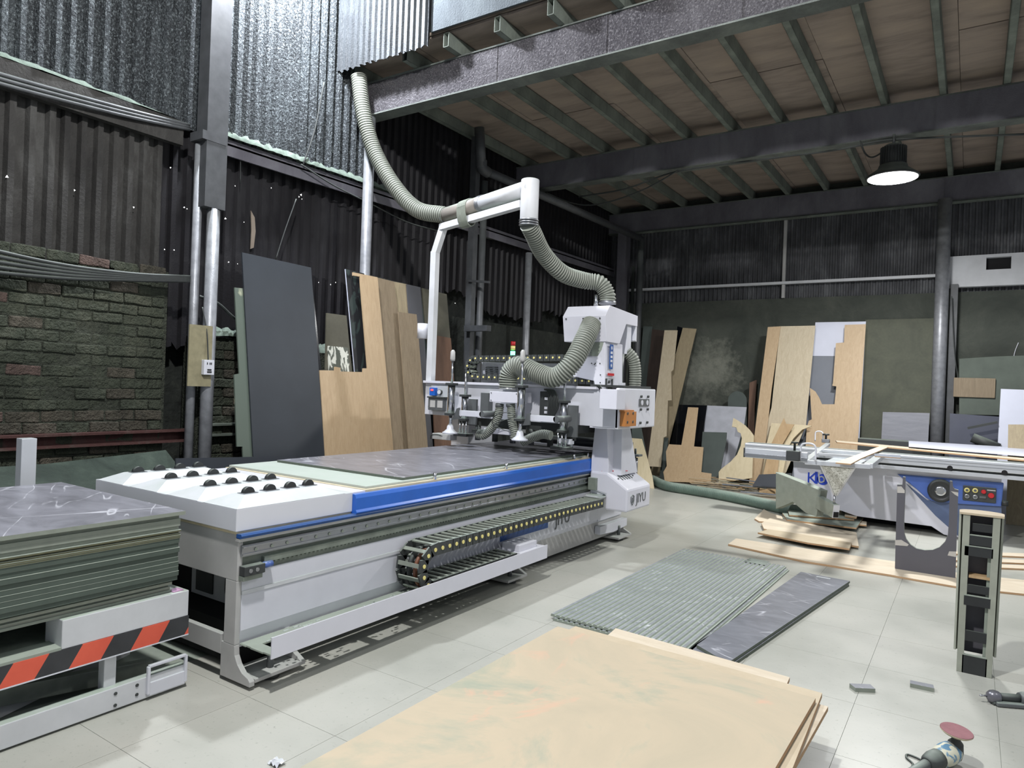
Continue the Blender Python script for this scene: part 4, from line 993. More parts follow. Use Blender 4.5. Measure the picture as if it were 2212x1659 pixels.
for k, (h, m_, dx) in enumerate(th):
    xf = LX-.005+dx; yf = 1.99+dx*.4+(0 if k < n_-1 else .01)
    top = k == n_-1
    b = MB(); b.box(xf-1.33, xf, -.65, yf, z, z+h-.0022, 1 if not top else 0)
    if not top: b.box(xf-1.33, xf+.0008, -.65, yf+.0008, z+h-.0022, z+h-.0004, 2)
    o = b.go('laminate_sheet', ['marble_grey', m_ if not top else 'mdf_greygreen', 'mdf_line'])
    if top:
        for p in o.data.polygons: p.material_index = 0 if p.normal.z > .5 else 1
    ORD = ('first', 'second', 'third', 'fourth', 'fifth', 'sixth', 'seventh', 'eighth', 'ninth')
    if top: tag(o, 'top marble-look laminate sheet on the lift table stack', 'sheet')
    elif k < 5: tag(o, ORD[k]+' thin pale board counted up from the lift table platform', 'sheet', 'thin boards low in the lift table stack')
    elif k < 14: tag(o, ORD[13-k]+' thick dark green-edged board of the stack, counted down from the olive ones', 'sheet', 'dark boards in the lift table stack')
    elif k < 19: tag(o, ORD[18-k]+' thin olive-edged board of the stack, counted down from the pale ones', 'sheet', 'olive boards in the lift table stack')
    else: tag(o, ORD[n_-2-k]+' pale grey-green edged board below the top sheet of the stack', 'sheet', 'pale boards high in the lift table stack')
    z += h

# ============================================================ LEANING BOARDS
def board(poly, n, th_, mat, lbl, name='leaning_board', cat='board', edge=None, group=None):
    n = np.array(n, float); n /= np.linalg.norm(n)
    b = MB().prism(poly, n*th_, 0, 1 if edge else 0); o = b.go(name, [mat, edge] if edge else [mat]); return tag(o, lbl, cat, group)
def lx(px, Xb, mat, lbl, k=.145, th_=.016, edge=None, **kw):
    n = np.array([1, 0, k]); p0 = (Xb, 0, 0); P = []
    for q in px:
        v = PP(q[0], q[1], p0, n)
        if len(q) == 3: v = np.array([Xb-k*.002, v[1], .002])
        P.append(v)
    return board(P, -n, th_, mat, lbl, edge=edge, **kw)
def ly(px, Yb, mat, lbl, k=None, th_=.016, edge=None, top=None, **kw):
    if k is None:
        zt = max(PY(q[0], q[1], 12.7)[2] for q in px); k = (12.84-.35*(12.7-Yb)-Yb)/max(zt, .3)
    n = np.array([0, -1, k]); P = []
    for q in px:
        v = PP(q[0], q[1], (0, Yb, 0), n)
        if len(q) == 3 or v[2] < .002: v = np.array([v[0], Yb, .002])
        P.append(v)
    return board(P, -n, th_, mat, lbl, edge=edge, **kw)
G1 = 'boards leaning on the left wall'
lx([(507, 621), (527, 623), (548, 984.6), (548, 984, 0), (524, 984, 0), (524, 964.7), (512, 964.7), (506, 809), (517, 807)], -5.52, 'streaked_green', 'narrow notched green-grey board with pale scrapes left of the black board')
lx([(523, 545), (672, 578), (703, 985), (703, 985, 0), (548, 998, 0), (548, 998)], -5.50, 'slate_black', 'tall wide slate-black board leaning on the dark corrugated wall')
lx([(669, 577), (677, 605), (700, 850), (690, 850)], -5.54, 'gloss_black', 'thin dark board edge just behind the tall black board') if False else None
lx([(660, 576), (676, 620), (712, 980), (712, 980, 0), (680, 980, 0)], -5.56, 'gloss_black', 'dark sheet showing as a sliver right of the tall black board')
lx([(380, 990), (640, 985), (640, 985, 0), (380, 990, 0)], -5.42, 'navy_panel', 'low dark board at floor level before the tall black board', k=.1)
lx([(705.8, 676), (748.6, 681.7), (765, 850), (765, 850, 0), (702, 850, 0), (703, 798)], -5.56, 'olive_brown', 'short olive-brown board between the black board and the maple sheet', k=.15)
lx([(708.5, 747), (752.4, 751), (758, 850), (758, 850, 0), (711, 850, 0)], -5.54, 'streaked_white', 'small panel smeared white and green behind the maple sheet', k=.15)
lx([(746.5, 581), (909, 620.7), (945, 960), (945, 960, 0), (775, 985, 0), (770, 840)], -5.58, 'black_white_sheet', 'glossy black sheet with white left edge behind the maple boards', edge='white_panel')
lx([(762.7, 588), (815.6, 599), (848, 950), (848, 950, 0), (703, 985, 0), (690.9, 799.7), (723.4, 800.5), (723.4, 792), (735.6, 794.3), (735.6, 802.4), (784.4, 803.8), (784.4, 795.6), (794, 795.6), (777.7, 597.6), (762.7, 595)], -5.49, 'maple', 'large L-shaped maple sheet with a rectangular cutout')
lx([(817, 600), (852, 608.5), (890, 960), (890, 960, 0), (846, 960, 0)], -5.53, 'brown_oak', 'brown oak strip directly right of the L-shaped maple sheet')
lx([(852, 608.5), (879, 614), (915, 960), (915, 960, 0), (886, 960, 0)], -5.555, 'weather_oak', 'weathered oak strip behind the short pale board')
lx([(879, 614), (908, 620.7), (935, 960), (935, 960, 0), (905, 960, 0)], -5.535, 'slate_panel', 'dark slate strip right of the oak strips')
lx([(861, 673.6), (900, 679), (923, 950), (923, 950, 0), (883.4, 950, 0)], -5.47, 'brown_oak', 'shorter light brown board standing in front of the oak strips')
lx([(912, 622), (965, 635.6), (985, 880), (995, 960), (995, 960, 0), (940, 960, 0)], -5.60, 'olive_brown', 'olive board leaning behind the white mast')
lx([(930, 722), (974, 730.5), (981, 822), (992, 950), (992, 950, 0), (935, 950, 0)], -5.51, 'red_brown', 'reddish-brown board right of the white mast')

W = lambda x, y: (1350+x/3.16, 640+y/3.16)
def cw(*pp): return [(W(*q[:2])+((0,) if len(q) == 3 else ())) for q in pp]
ly(cw((125, 205), (188, 207), (150, 560), (120, 900), (110, 900, 0), (60, 900, 0)), 12.6, 'teal_grey_panel', 'dark teal-grey board far left against the back wall')
ly(cw((185, 225), (275, 235), (160, 1165), (160, 1165, 0), (90, 1165, 0)), 12.38, 'dark_walnut', 'dark walnut board left of the pale oak strip')
ly(cw((358, 205), (395, 215), (345, 800), (330, 1165), (330, 1165, 0), (290, 1165, 0), (300, 700)), 12.36, 'gloss_black', 'black strip between the two notched oak strips')
ly(cw((395, 215), (488, 222), (350, 800), (310, 965), (255, 1235, 0), (170, 1235, 0), (290, 600)), 12.20, 'weather_oak', 'weathered oak strip leaning right behind the pale oak strip')
ly(cw((270, 232), (358, 232), (330, 500), (315, 515), (318, 710), (292, 712), (283, 955), (262, 965), (245, 1165), (150, 1160)), 11.75, 'light_oak', 'pale oak strip with stepped notches at the left of the back boards')
ly(cw((268, 965), (295, 965), (270, 1240, 0), (235, 1240, 0)), 11.9, 'teal_grey_panel', 'narrow teal-grey strip low beside the pale oak strip', k=.4)
ly(cw((370, 740), (560, 745), (520, 1025), (520, 1200, 0), (300, 1200, 0), (310, 1015)), 12.0, 'gloss_black', 'glossy dark panel behind the stepped plywood cutout', k=.33)
ly(cw((430, 757), (500, 760), (470, 1025), (535, 1030), (520, 1200), (590, 1210), (585, 1275), (270, 1275), (262, 1200), (285, 1160), (280, 1060), (300, 1010), (385, 1015)), 11.55, 'maple', 'stepped tan plywood cutout with an upright tongue', k=.35)
ly(cw((555, 745), (830, 757), (815, 870), (700, 1260, 0), (500, 1260, 0), (540, 930)), 12.10, 'concrete_white', 'pale concrete-look panel behind the curved plywood offcut', k=.33)
ly(cw((530, 925), (695, 930), (690, 1000), (640, 1240), (620, 1275), (590, 1280), (510, 1200)), 11.75, 'teal_grey_panel', 'grey-green panel before the concrete-look panel', k=.35)
th_ = [W(767+64*math.cos(a), 712-64*math.sin(a)) for a in [math.pi*k/10 for k in range(11)]]
ly(th_+[W(703, 760), (W(703, 1200)+(0,)), (W(831, 1200)+(0,))], 12.45, 'teal_grey_panel', 'dark round-topped piece peeking above the concrete-look panel', k=.1)
ly(cw((850, 590), (900, 570), (885, 760), (882, 950), (860, 1250, 0), (835, 1250, 0), (840, 870)), 12.35, 'red_brown', 'narrow brown strip beside the tall oak board', k=.18)
ly(cw((740, 830), (775, 850), (820, 880), (855, 915), (880, 950), (873, 1100), (868, 1240), (640, 1275), (640, 1200), (655, 1180), (720, 1130), (765, 1080), (790, 1020), (798, 970), (790, 935), (770, 925), (760, 895), (730, 890)), 11.60, 'pale_oak', 'curved C-shaped plywood offcut with a toothed tip', k=.35)
ly(cw((975, 210), (1062, 205), (1000, 640), (960, 1000), (940, 1235, 0), (850, 1235, 0), (885, 940)), 11.90, 'maple', 'tall tan board at the left of the big back boards')
ly(cw((1300, 178), (1645, 172), (1600, 985), (1590, 1250, 0), (1200, 1250, 0)), 12.40, 'white_panel', 'large white panel behind the cut maple sheet')
ly(cw((1280, 380), (1455, 375), (1450, 760), (1330, 760), (1240, 900), (1200, 1240, 0), (1130, 1240, 0)), 12.25, 'blue_grey_panel', 'blue-grey panel showing through the maple cutouts')
ly(cw((1060, 205), (1300, 200), (1235, 880), (1100, 1200), (1000, 1240, 0), (860, 1240, 0), (1000, 760)), 12.00, 'light_oak', 'wide oak board with cathedral grain')
ly(cw((1500, 195), (1645, 190), (1590, 985), (1575, 1240, 0), (1225, 1240, 0), (1240, 900), (1255, 850), (1275, 840), (1262, 625), (1300, 650), (1325, 690), (1345, 737), (1430, 737), (1443, 615), (1415, 610), (1420, 590), (1440, 320), (1495, 315)), 12.05, 'maple', 'tall maple sheet with irregular stepped cutouts')
ly(cw((1000, 865), (1240, 880), (1275, 885), (1210, 910), (1150, 970), (1110, 1035), (1080, 1200), (1070, 1235, 0), (930, 1235, 0), (970, 1000)), 11.7, 'pale_oak', 'pale oak offcut with a curved right edge behind the saw', k=.42)
ly(cw((1085, 830), (1100, 870), (1155, 875), (1060, 1035), (1040, 1200), (1040, 1230, 0), (930, 1230, 0), (985, 1035), (1060, 880)), 11.55, 'tan_ply', 'slanted tan strip with a pointed tip behind the saw', k=.42)
ly(cw((1640, 160), (2115, 150), (2095, 980), (2090, 1200, 0), (1610, 1200, 0), (1610, 970)), 12.60, 'dust_olive', 'big dusty olive board beside the thick back post', k=.08)
ly(cw((1760, 790), (2080, 797), (2070, 985), (2068, 1200, 0), (1745, 1200, 0), (1750, 965)), 12.3, 'grey_oak', 'low grey wood-grain panel before the dusty olive board', k=.12)
o = MB().box(*sorted((PY(1855, 950, 11.8)[0], PY(2012, 960, 11.8)[0])), 11.7, 11.95, .0, PY(1950, 952, 11.8)[2]).go('storage_crate', blackd, None, .01); tag(o, 'low dark crate behind the saw table below the olive board', 'crate')
ly([(2052, 893), (2158, 900), (2156, 966), (2150, 1150, 0), (2045, 1150, 0)], 12.3, 'blue_dark_panel', 'dark blue board right of the thick back post', k=.12)
ly([(2162, 840), (2290, 845), (2290, 1150, 0), (2150, 1150, 0), (2155, 966)], 12.0, 'white_panel', 'white panel at the right edge behind the saw', k=.15)
ly([(2178, 917), (2290, 917), (2290, 1144), (2290, 1144, 0), (2172, 1144, 0), (2176, 1040)], 11.2, 'weather_oak', 'oak board before the white panel at the right edge', k=.2)
ly([(2072, 775), (2150, 770), (2212, 768), (2300, 766), (2300, 900), (2072, 895)], 12.5, 'dusty_green_panel', 'dusty green-grey sheet hung on the back wall at the right', k=.05)
ly([(2055, 780), (2150, 775), (2150, 860), (2052, 862)], 12.45, 'concrete_white', 'weathered shelf back with plaster smears beside the post', k=.04) if False else None
p = PY(2060, 815, 12.4); q = PY(2150, 860, 12.4)
o = MB().box(p[0], q[0], 12.55, 12.879, q[2], p[2]).go('crate', 'brown_oak', None, .005); tag(o, 'dusty brown box set on the wall right of the thick post', 'box')
k_ = MB().bar(PY(2090, 925, 12.15), PY(2155, 912, 12.15), .04, .035); tag(k_.go('dark_bar', blackd), 'dark bar lying across the dark blue board', 'bar')
k_ = MB().tube([PY(2100, 945, 12.1), PY(2158, 968, 12.1)], .07, 10); tag(k_.go('dark_tube', blackd), 'thick dark tube end before the dark blue board', 'tube')
ly([(1364, 918), (1384, 920), (1400, 1000), (1404, 1048, 0), (1372, 1048, 0)], 10.75, 'teal_grey_panel', 'teal-grey board propped right behind the gantry leg', k=.2)
ly([(1360, 946), (1386, 948), (1409, 1030), (1413, 1054, 0), (1372, 1056, 0)], 10.55, 'pale_oak', 'pale plywood board propped right behind the gantry leg', k=.2)
# white box on back wall
a = PY(2050, 556, 12.8); c = PY(2290, 611, 12.8)
t = thing('wall_hood', 'white painted panel with a black rectangular opening high on the back wall', 'panel', (a[0]+.4, 12.8, c[2]))
w0, w1 = PY(2131, 556, 12.75)[0], PY(2184, 580, 12.75)[0]; zz0, zz1 = PY(2131, 583, 12.75)[2], PY(2160, 555, 12.75)[2]
b = MB(); x1_ = a[0]+1.25; zt, zb_ = a[2], c[2]-.01
b.box(a[0], w0, 12.74, 12.87, zb_, zt); b.box(w1, x1_, 12.74, 12.87, zb_, zt); b.box(w0, w1, 12.74, 12.87, zz1, zt); b.box(w0, w1, 12.74, 12.87, zb_, zz0); b.go('panel_face', whited, t)
MB().box(w0, w1, 12.84, 12.86, zz0, zz1).go('dark_opening', recess, t)

# ============================================================ FLOOR GOODS
def flat(px, z, th_, mat, lbl, name='board', cat='board', edge=None, group=None, bevel=0):
    P = [PZ(x, y, z+th_) for x, y in px]
    o = MB().prism(P, (0, 0, -th_), 0, 1 if edge else 0).go(name, [mat, edge] if edge else [mat], None, bevel); return tag(o, lbl, cat, group)
def fluted_board(x0, x1, y0, y1, z, lbl, ang):
    b = MB(); n = 24; p = (x1-x0)/n; prof = []
    for i in range(n):
        for a, h in ((0, .010), (.13, .018), (.62, .018), (.75, .010)): prof.append((x0+(i+a)*p, z+h))
    prof.append((x1, z+.010)); prof += [(x1, z), (x0, z)]
    c = Vector(((x0+x1)/2, (y0+y1)/2, 0))
    def rot(x, y, zz): v = Matrix.Rotation(ang, 3, 'Z') @ (Vector((x, y, 0))-c); return (c.x+v.x, c.y+v.y, zz)
    A_ = [rot(x, y0, zz) for x, zz in prof]; d = Vector(rot(x0, y1, 0))-Vector(rot(x0, y0, 0))
    b.prism(A_, tuple(d), 1, 0); o = b.go('fluted_panel', ['fluted_laminate', 'mdf_line'])
    for q in o.data.polygons: q.material_index = 0 if (q.normal.z > .95 and q.center.z > .0165) else 1
    return tag(o, lbl, 'panel')
c = [PZ(*q, .045) for q in ((1194, 1325), (1473, 1182), (1703, 1222), (1480, 1395))]
fx0 = (c[0][0]+c[1][0])/2; fx1 = (c[2][0]+c[3][0])/2; fy0 = (c[0][1]+c[3][1])/2; fy1 = (c[1][1]+c[2][1])/2
fluted_board(fx0+.03, fx1+.03, fy0-.02, fy1-.02, .001, 'lower of the two stacked grey fluted panels on the floor', -.012)
fluted_board(fx0, fx1, fy0, fy1, .0205, 'upper grey fluted marble-look panel on the floor', -.012)
heap([PZ(1636, 1213, .039)+np.array([0, -.09, 0]), PZ(1636, 1213, .039), PZ(1636, 1213, .039)+np.array([0, .09, 0])], .10, .008, 'small patch of dark shavings on the fluted panel corner', blackd, 'shavings')
flat([(1505, 1393), (1730, 1235), (1836, 1255), (1572, 1432)], .021, .018, 'marble_dark', 'upper dark marble-look board beside the fluted panels', 'laminate_board', edge='mdf_green')
flat([(1490, 1400), (1728, 1243), (1834, 1262), (1560, 1450)], .001, .018, 'marble_dark', 'lower dark marble-look board under its twin', 'laminate_board', edge='mdf_green')
p = PZ(1780, 1248, .04); tag(MB().box(p[0]-.06, p[0]+.05, p[1]-.012, p[1]+.012, .0395, .0405).go('sticker', white), 'small white sticker on the far end of the dark board', 'sticker')
# plywood stack
zt = .28
flat([(560, 1706), (1205, 1353), (1762, 1508), (1620, 1753)], zt, .02, 'ply_stack_top', 'top plywood sheet with sanded streaks in the foreground stack', 'plywood_sheet', edge='ply_edge')
flat([(640, 1680), (1243, 1352.6), (1776, 1497), (1700, 1690)], zt-.023, .02, 'birch_ply', 'second plywood sheet showing its far edge under the top sheet', 'plywood_sheet', edge='ply_edge')
flat([(700, 1720), (1300, 1400), (1789, 1526), (1640, 1790)], zt-.046, .02, 'birch_strip', 'third pale plywood sheet jutting right of the foreground stack', 'plywood_sheet', edge='ply_edge')
flat([(1318, 1366), (1330, 1357), (1706, 1463), (1701, 1478)], zt-.023, .035, 'birch_strip', 'bright plywood strip along the far edge of the foreground stack', 'plywood_strip', edge='ply_edge') if False else flat([(1290, 1392), (1330, 1357), (1706, 1463), (1690, 1500)], zt-.070, .02, 'birch_strip', 'bright plywood strip along the far edge of the foreground stack', 'plywood_strip', edge='ply_edge')
for k, (y, l_) in enumerate(((1.9, 'near timber bearer under the plywood stack'), (2.8, 'far timber bearer under the plywood stack'))):
    tag(MB().box(-1.7, -.78, y, y+.09, 0, zt-.0705).go('timber_bearer', 'tan_ply', None, .003), l_, 'timber')
# offcut strips by the saw
flat([(1573, 1175), (1590, 1163), (1935, 1213), (1935, 1243), (1740, 1212)], .001, .018, 'birch_strip', 'long pale plywood strip on the floor left of the U-shaped board', 'plywood_strip', edge='ply_edge')
flat([(1925, 1215), (2090, 1240), (2300, 1262), (2300, 1292), (2075, 1268), (1925, 1242)], .001, .016, 'birch_strip', 'long pale plywood strip running behind the U-shaped board to the right edge', 'plywood_strip', edge='ply_edge')
for k, y in enumerate((1190, 1204, 1216)):
    flat([(2062, y), (2300, y+8), (2300, y+16), (2062, y+6)], .001, .016, 'birch_strip', ('farthest', 'middle', 'nearest')[k]+' of three thin plywood strips right of the framed column', 'plywood_strip', edge='ply_edge')
OC = [([(1630, 1120), (1650, 1100), (1665, 1108), (1700, 1118), (1720, 1130), (1640, 1126)], 0, 'pale broken plywood piece left of the offcut heap'),
      ([(1645, 1130), (1665, 1118), (1700, 1122), (1850, 1150), (1855, 1180), (1760, 1165), (1650, 1142)], .001, 'splintered plywood offcut under the saw arm'),
      ([(1637, 1150), (1660, 1143), (1760, 1158), (1840, 1172), (1835, 1185), (1745, 1172)], -.0, 'curved thin plywood offcut nearest in the heap'),
      ([(1690, 1108), (1800, 1112), (1865, 1118), (1850, 1140), (1700, 1122)], .04, 'flat board of the offcut heap under the saw'),
      ([(1700, 1096), (1760, 1098), (1850, 1106), (1845, 1122), (1705, 1112)], .065, 'top board of the offcut heap under the saw'),
      ([(1825, 1098), (1856, 1104), (1850, 1118), (1825, 1114)], .09, 'small pale block on the offcut heap'),
      ([(1845, 1122), (1872, 1126), (1872, 1134), (1848, 1132)], .03, 'pale stub sticking out under the saw cabinet')]
for k, (px, z_, l_) in enumerate(OC):
    flat(px, max(.001, z_)+.0195*(k if k < 3 else 0), .018, 'birch_strip' if k in (0, 1, 5, 6) else ('birch_ply' if k == 2 else 'mdf_line'), l_, 'offcut', 'offcut', edge='ply_edge')
tag(MB().box(*sorted((PZ(1705, 1115)[0], PZ(1840, 1130)[0])), PZ(1760, 1135)[1]+.05, PZ(1760, 1135)[1]+.3, 0, .04).go('offcut', 'mdf_greygreen'), 'dusty grey board at the bottom of the offcut heap', 'offcut')
# U-shaped board standing
YU = 7.36
U = [(1932.8, 1235), (1938, 1045), (1938, 1030), (1948, 1030)]
def UY(x, y): return PY(x, y, YU)
CR = lambda x, y: (1560+x/3.385, 860+y/3.385)
up_ = [CR(*q) for q in ((1262, 1268), (1280, 632), (1318, 632), (1322, 575), (1340, 578), (1338, 700), (1330, 900), (1332, 990), (1345, 1030), (1375, 1070), (1420, 1100), (1480, 1112), (1540, 1110), (1590, 1090), (1630, 1050), (1650, 1000), (1658, 900), (1665, 605), (1683, 608), (1688, 650), (1700, 665), (1728, 672), (1725, 730), (1705, 1326))]
P = [UY(*q) for q in up_]; P[0][2] = .0005; P[-1][2] = .0005
t = thing('u_shaped_board', 'dark grey U-shaped board standing upright with masking tape patches', 'board', (P[0][0]+.25, YU, 0))
MB().prism(P, (0, .035, 0), 0, 1).go('board', ['purple_grey_panel', 'mdf_greygreen'], t)
for q in (((1280, 645), (1310, 645), (1335, 675), (1335, 695), (1280, 692)), ((1265, 1038), (1310, 1036), (1365, 1070), (1355, 1082), (1265, 1075)), ((1672, 680), (1726, 690), (1726, 720), (1700, 705)), ((1660, 1120), (1712, 1122), (1710, 1162), (1648, 1150))):
    MB().prism([UY(*CR(*v))+np.array([0, -.001, 0]) for v in q], (0, -.001, 0)).go('tape_patch', tape, t)
# tall framed column (half-round section)
YL = 4.9
xl0, xl1 = -.022, .142; H = .93
t = thing('framed_column', 'tall narrow MDF column frame with curved back and black cross plates', 'frame', (.06, 5.0, 0))
a0 = -.02
def lean(mb_):   # flares slightly towards the top
    mb_.v = [(x+(x-.06)*.06*z_/H+.012*z_, y, z_) for x, y, z_ in mb_.v]; return mb_
for xa, xb in ((xl0-.004, xl0+.03), (xl1-.03, xl1+.004)): lean(MB().box(xa, xb, YL, YL+.10, 0, H)).go('side_rail', 'mdf_pale', t, .002)
arc = [(.06+.105*math.cos(a), YL+.09+.075*math.sin(a)) for a in [math.pi*k/12 for k in range(13)]]
lean(MB().prism([(x, y, H) for x, y in [(xl1+.02, YL-.005), *arc, (xl0-.02, YL-.005)]], (0, 0, .012))).go('top_plate', 'birch_ply', t)
lean(MB().prism([(x, y, .10) for x, y in arc]+[(x*.9+.006, y-.008, .10) for x, y in arc[::-1]], (0, 0, H-.10))).go('curved_back', 'mdf_pale', t)
zs = [(.835, .88, .02, .01), (.755, .81, .0, .0), (.69, .745, -.012, -.004), (.475, .52, .005, 0), (.40, .455, -.005, -.006), (.19, .25, 0, 0), (.0, .105, 0, -.004)]
for k, (za, zb_, d1, d2) in enumerate(zs):
    pl_ = lean(MB().box(xl0+.022+d1, xl1-.022, YL+d2+.004, YL+d2+.02, za, zb_)).go('cross_plate', blacks, t)
    if k in (2, 4, 6, 1): lean(MB().box(xl0+.022+d1, xl1-.022, YL+d2+.003, YL+d2+.021, zb_, zb_+.005)).go('plate_edge', 'mdf_line', pl_)
lean(MB().box(xl0+.035, xl1-.03, YL+.01, YL+.1, .56, .575)).go('inner_shelf', 'tan_ply', t)
lean(MB().box(xl0+.03, xl1-.025, YL+.10, YL+.11, .1, H)).go('back_strip', 'purple_grey_panel', t)
lean(MB().box(xl1-.045, xl1-.03, YL+.02, YL+.03, .1, .7)).go('inner_strip', 'mdf_line', t)
# two little blocks
flat([(1835, 1476), (1880, 1478), (1891, 1488), (1848, 1486)], 0, .022, 'marble_dark', 'small dark laminate offcut block, left of the pair', 'offcut_block', 'block', edge='mdf_greygreen')
flat([(1966, 1469), (2016, 1479), (2018, 1487), (1966, 1476)], 0, .022, 'marble_dark', 'small dark laminate offcut block, right of the pair', 'offcut_block', 'block', edge='mdf_greygreen')

# disc sander
t0 = PZ(2045, 1645, .04)
t = thing('disc_sander', 'paint-stained disc sander with pink pad lying on the floor', 'tool', (t0[0], t0[1], 0))
p_b = Vector(PZ(2024, 1646, .03)); p_a = Vector(PZ(2092, 1612, .05))
ax = (p_a-p_b).normalized(); up3 = Vector((.06, -.15, 1)).normalized()
p_a.z = .050; p_b.z = .043
paint_marks('stained_plastic', '#c9c8b4', '#5f86a0', .52, 16)
MB().lathe(p_b, [(.030, 0), (.040, .01), (.045, .04), (.048, .07), (.046, .10), (.038, .125), (.02, .13)], 20, ax).go('motor_body', 'stained_plastic', t)
MB().lathe(p_b-ax*.075, [(.026, 0), (.036, .02), (.041, .05), (.040, .085)], 18, ax).go('rear_housing', blackd, t)
MB().lathe(p_b-ax*.28, [(.016, 0), (.017, .12), (.022, .21)], 14, ax).go('grip', dgrey, t)
hc = p_b+ax*.125
MB().lathe(hc-Vector((0, 0, .03)), [(.030, 0), (.034, .03), (.030, .07), (.018, .085), (.014, .11)], 16, up3).go('gear_head', blackd, t)
pc = hc+up3*.085-Vector((0, 0, .005))
dv = Vector((.10, -.06, 1)).normalized()
MB().lathe(pc, [(.02, -.004), (.055, .004), (.064, .012), (.064, .016)], 32, dv).go('backing_pad', 'birch_ply', t)
lab(MB().lathe(pc+dv*.016, [(.064, 0), (.062, .002)], 32, dv).go('sanding_disc', pinkd, t), 'dusty pink sanding disc')
MB().tube(smooth_path([p_b-ax*.10, p_b-ax*.14+Vector((-.02, .0, -.005)), PZ(1972, 1650, .006), PZ(1958, 1636, .006), PZ(1962, 1630, .006), PZ(1990, 1642, .006), PZ(1998, 1655, .006)]), .0045, 8).go('cord', cablem, t)
# air tool at the right edge
a = Vector(PZ(2140, 1505, .035)); b2 = Vector(PZ(2200, 1510, .035)); ax = (b2-a); ax.z = 0; ax.normalize(); a.z = .038
t = thing('air_tool', 'grey pneumatic tool with round head lying at the right edge', 'tool', (a.x, a.y, 0))
MB().lathe(a-ax*.02, [(.005, 0), (.022, .006), (.031, .02), (.034, .038), (.028, .058), (.022, .066)], 20, ax).go('round_head', paint('grey_metallic', '#77767e', .3, .5, dust=.1), t)
MB().lathe(a+ax*.045, [(.021, 0), (.021, .10)], 16, ax).go('barrel', blackd, t)
MB().lathe(a-ax*.055, [(.004, 0), (.006, .01), (.004, .02), (.006, .036)], 10, ax).go('air_nipple', steel, t)
MB().lathe(a+ax*.14, [(.03, 0), (.036, .02), (.034, .07), (.02, .09)], 16, ax).go('rear_head', dgrey, t)
sd = Vector((ax.y, -ax.x, 0)); MB().bar(a+sd*.03-Vector((0, 0, .025))+ax*.01, a+sd*.03-Vector((0, 0, .025))+ax*.22, .035, .022).go('lever', dgrey, t, .006)
MB().bar(a-Vector((0, 0, .03)), a-Vector((0, 0, .03))+ax*.2, .06, .016).go('handle_base', blackd, t, .006)
# crumpled plastic scrap
b = MB(); q = PZ(600, 1652, 0); vs = []; random.seed(3)
for i in range(6):
    for j in range(5): vs.append((q[0]+(i-3)*.012, q[1]+(j-2)*.012, .001+random.uniform(0, .02)))
b.add(vs, [(i*5+j, i*5+j+1, i*5+j+6, i*5+j+5) for i in range(5) for j in range(4)]); tag(b.go('plastic_scrap', white), 'crumpled clear plastic scrap on the floor left of the plywood', 'scrap')

# ============================================================ FLOOR HOSE, STICKS
hpth = [PZ(x, y, .07) for x, y in ((1408, 1036), (1440, 1050), (1500, 1060), (1560, 1070), (1620, 1082), (1700, 1100), (1760, 1108))]
tag(MB().tube(smooth_path(hpth, 10), .078, 16, ribs=.03, rib=.03).go('floor_hose', paint('green_hose', '#55695e', .6, dust=.5, var=.2)), 'thick green dust hose lying across the floor behind the router', 'hose')
random.seed(11)
for k in range(70):
    c = PZ(random.uniform(1500, 1670), random.uniform(1046, 1066), 0); a_ = random.gauss(.0, .35); L_ = random.uniform(.25, .75); z_ = .012+.14*random.random()*max(0, 1-abs(k-35)/60)
    tz = random.uniform(-.02, .02); d_ = Vector((math.cos(a_), math.sin(a_), tz)); c = Vector((c[0], c[1]+.12, z_+.02))
    b = MB().bar(c-d_*L_/2, c+d_*L_/2, random.uniform(.012, .03), random.uniform(.004, .01))
    light_ = k % 4 != 0
    o = b.go('waste_strip', ['birch_ply', 'tan_ply', 'maple', 'mdf_green'][k % 4])
    tag(o, 'thin pale wooden waste strip in the heap by the floor hose' if light_ else 'thin green-grey waste strip in the heap by the floor hose', 'strip', 'pale waste strips in the heap' if light_ else 'green-grey waste strips in the heap')
for k, (x0_, y0_, x1_, y1_) in enumerate(((1570, 1032, 1690, 1048), (1560, 1046, 1690, 1056), (1600, 1062, 1690, 1070))):
    tag(MB().bar(PZ(x0_, y0_, .2-.05*k), PZ(x1_, y1_, .2-.05*k), .05, .012).go('waste_strip', 'blue_grey_panel'), ('topmost', 'middle', 'lowest')[k]+' long grey strip lying over the waste heap', 'strip')
ly([(1640, 1025), (1710, 1022), (1705, 1055), (1625, 1050)], 10.9, 'navy_panel', 'dark navy offcut behind the saw arm', k=.3)

# ============================================================ PANEL SAW
Y0 = 9.6
Sx = lambda x, y, Y=Y0: PY(x, y, Y)
SW = thing('panel_saw', 'white and blue sliding table panel saw with control panel', 'machine', (-.8, 10.0, 0))
xl, xr = -1.92, .33
b = MB(); b.prism([(xl, Y0, .74), (xl+.04, Y0, .30), (-1.15, Y0, .11), (-.35, Y0, .10), (-.22, Y0, .02), (-.07, Y0, .005), (xr-.02, Y0, .005), (xr-.02, Y0, .74)], (0, .62, 0)); b.v = b.v
pt(b, 'cabinet', whitec, .006, SW)
pt(MB().box(xl+.55, xr-.1, Y0+.38, Y0+.6, .0, .11), 'plinth', recess, 0, SW)
bp_ = [Sx(x, y, Y0-.03) for x, y in (CR(1278, 555), CR(2060, 620), CR(2042, 795), CR(1740, 775), CR(1530, 752), CR(1490, 730), CR(1420, 665))]
cp = pt(MB().prism(bp_, (0, .05, 0)), 'blue_control_housing', blues, .012, SW)
lowp = [Sx(x, y, Y0-.004) for x, y in (CR(1340, 620), CR(1500, 745), CR(2042, 795), CR(2045, 1035), CR(1740, 1020), CR(1560, 860))]
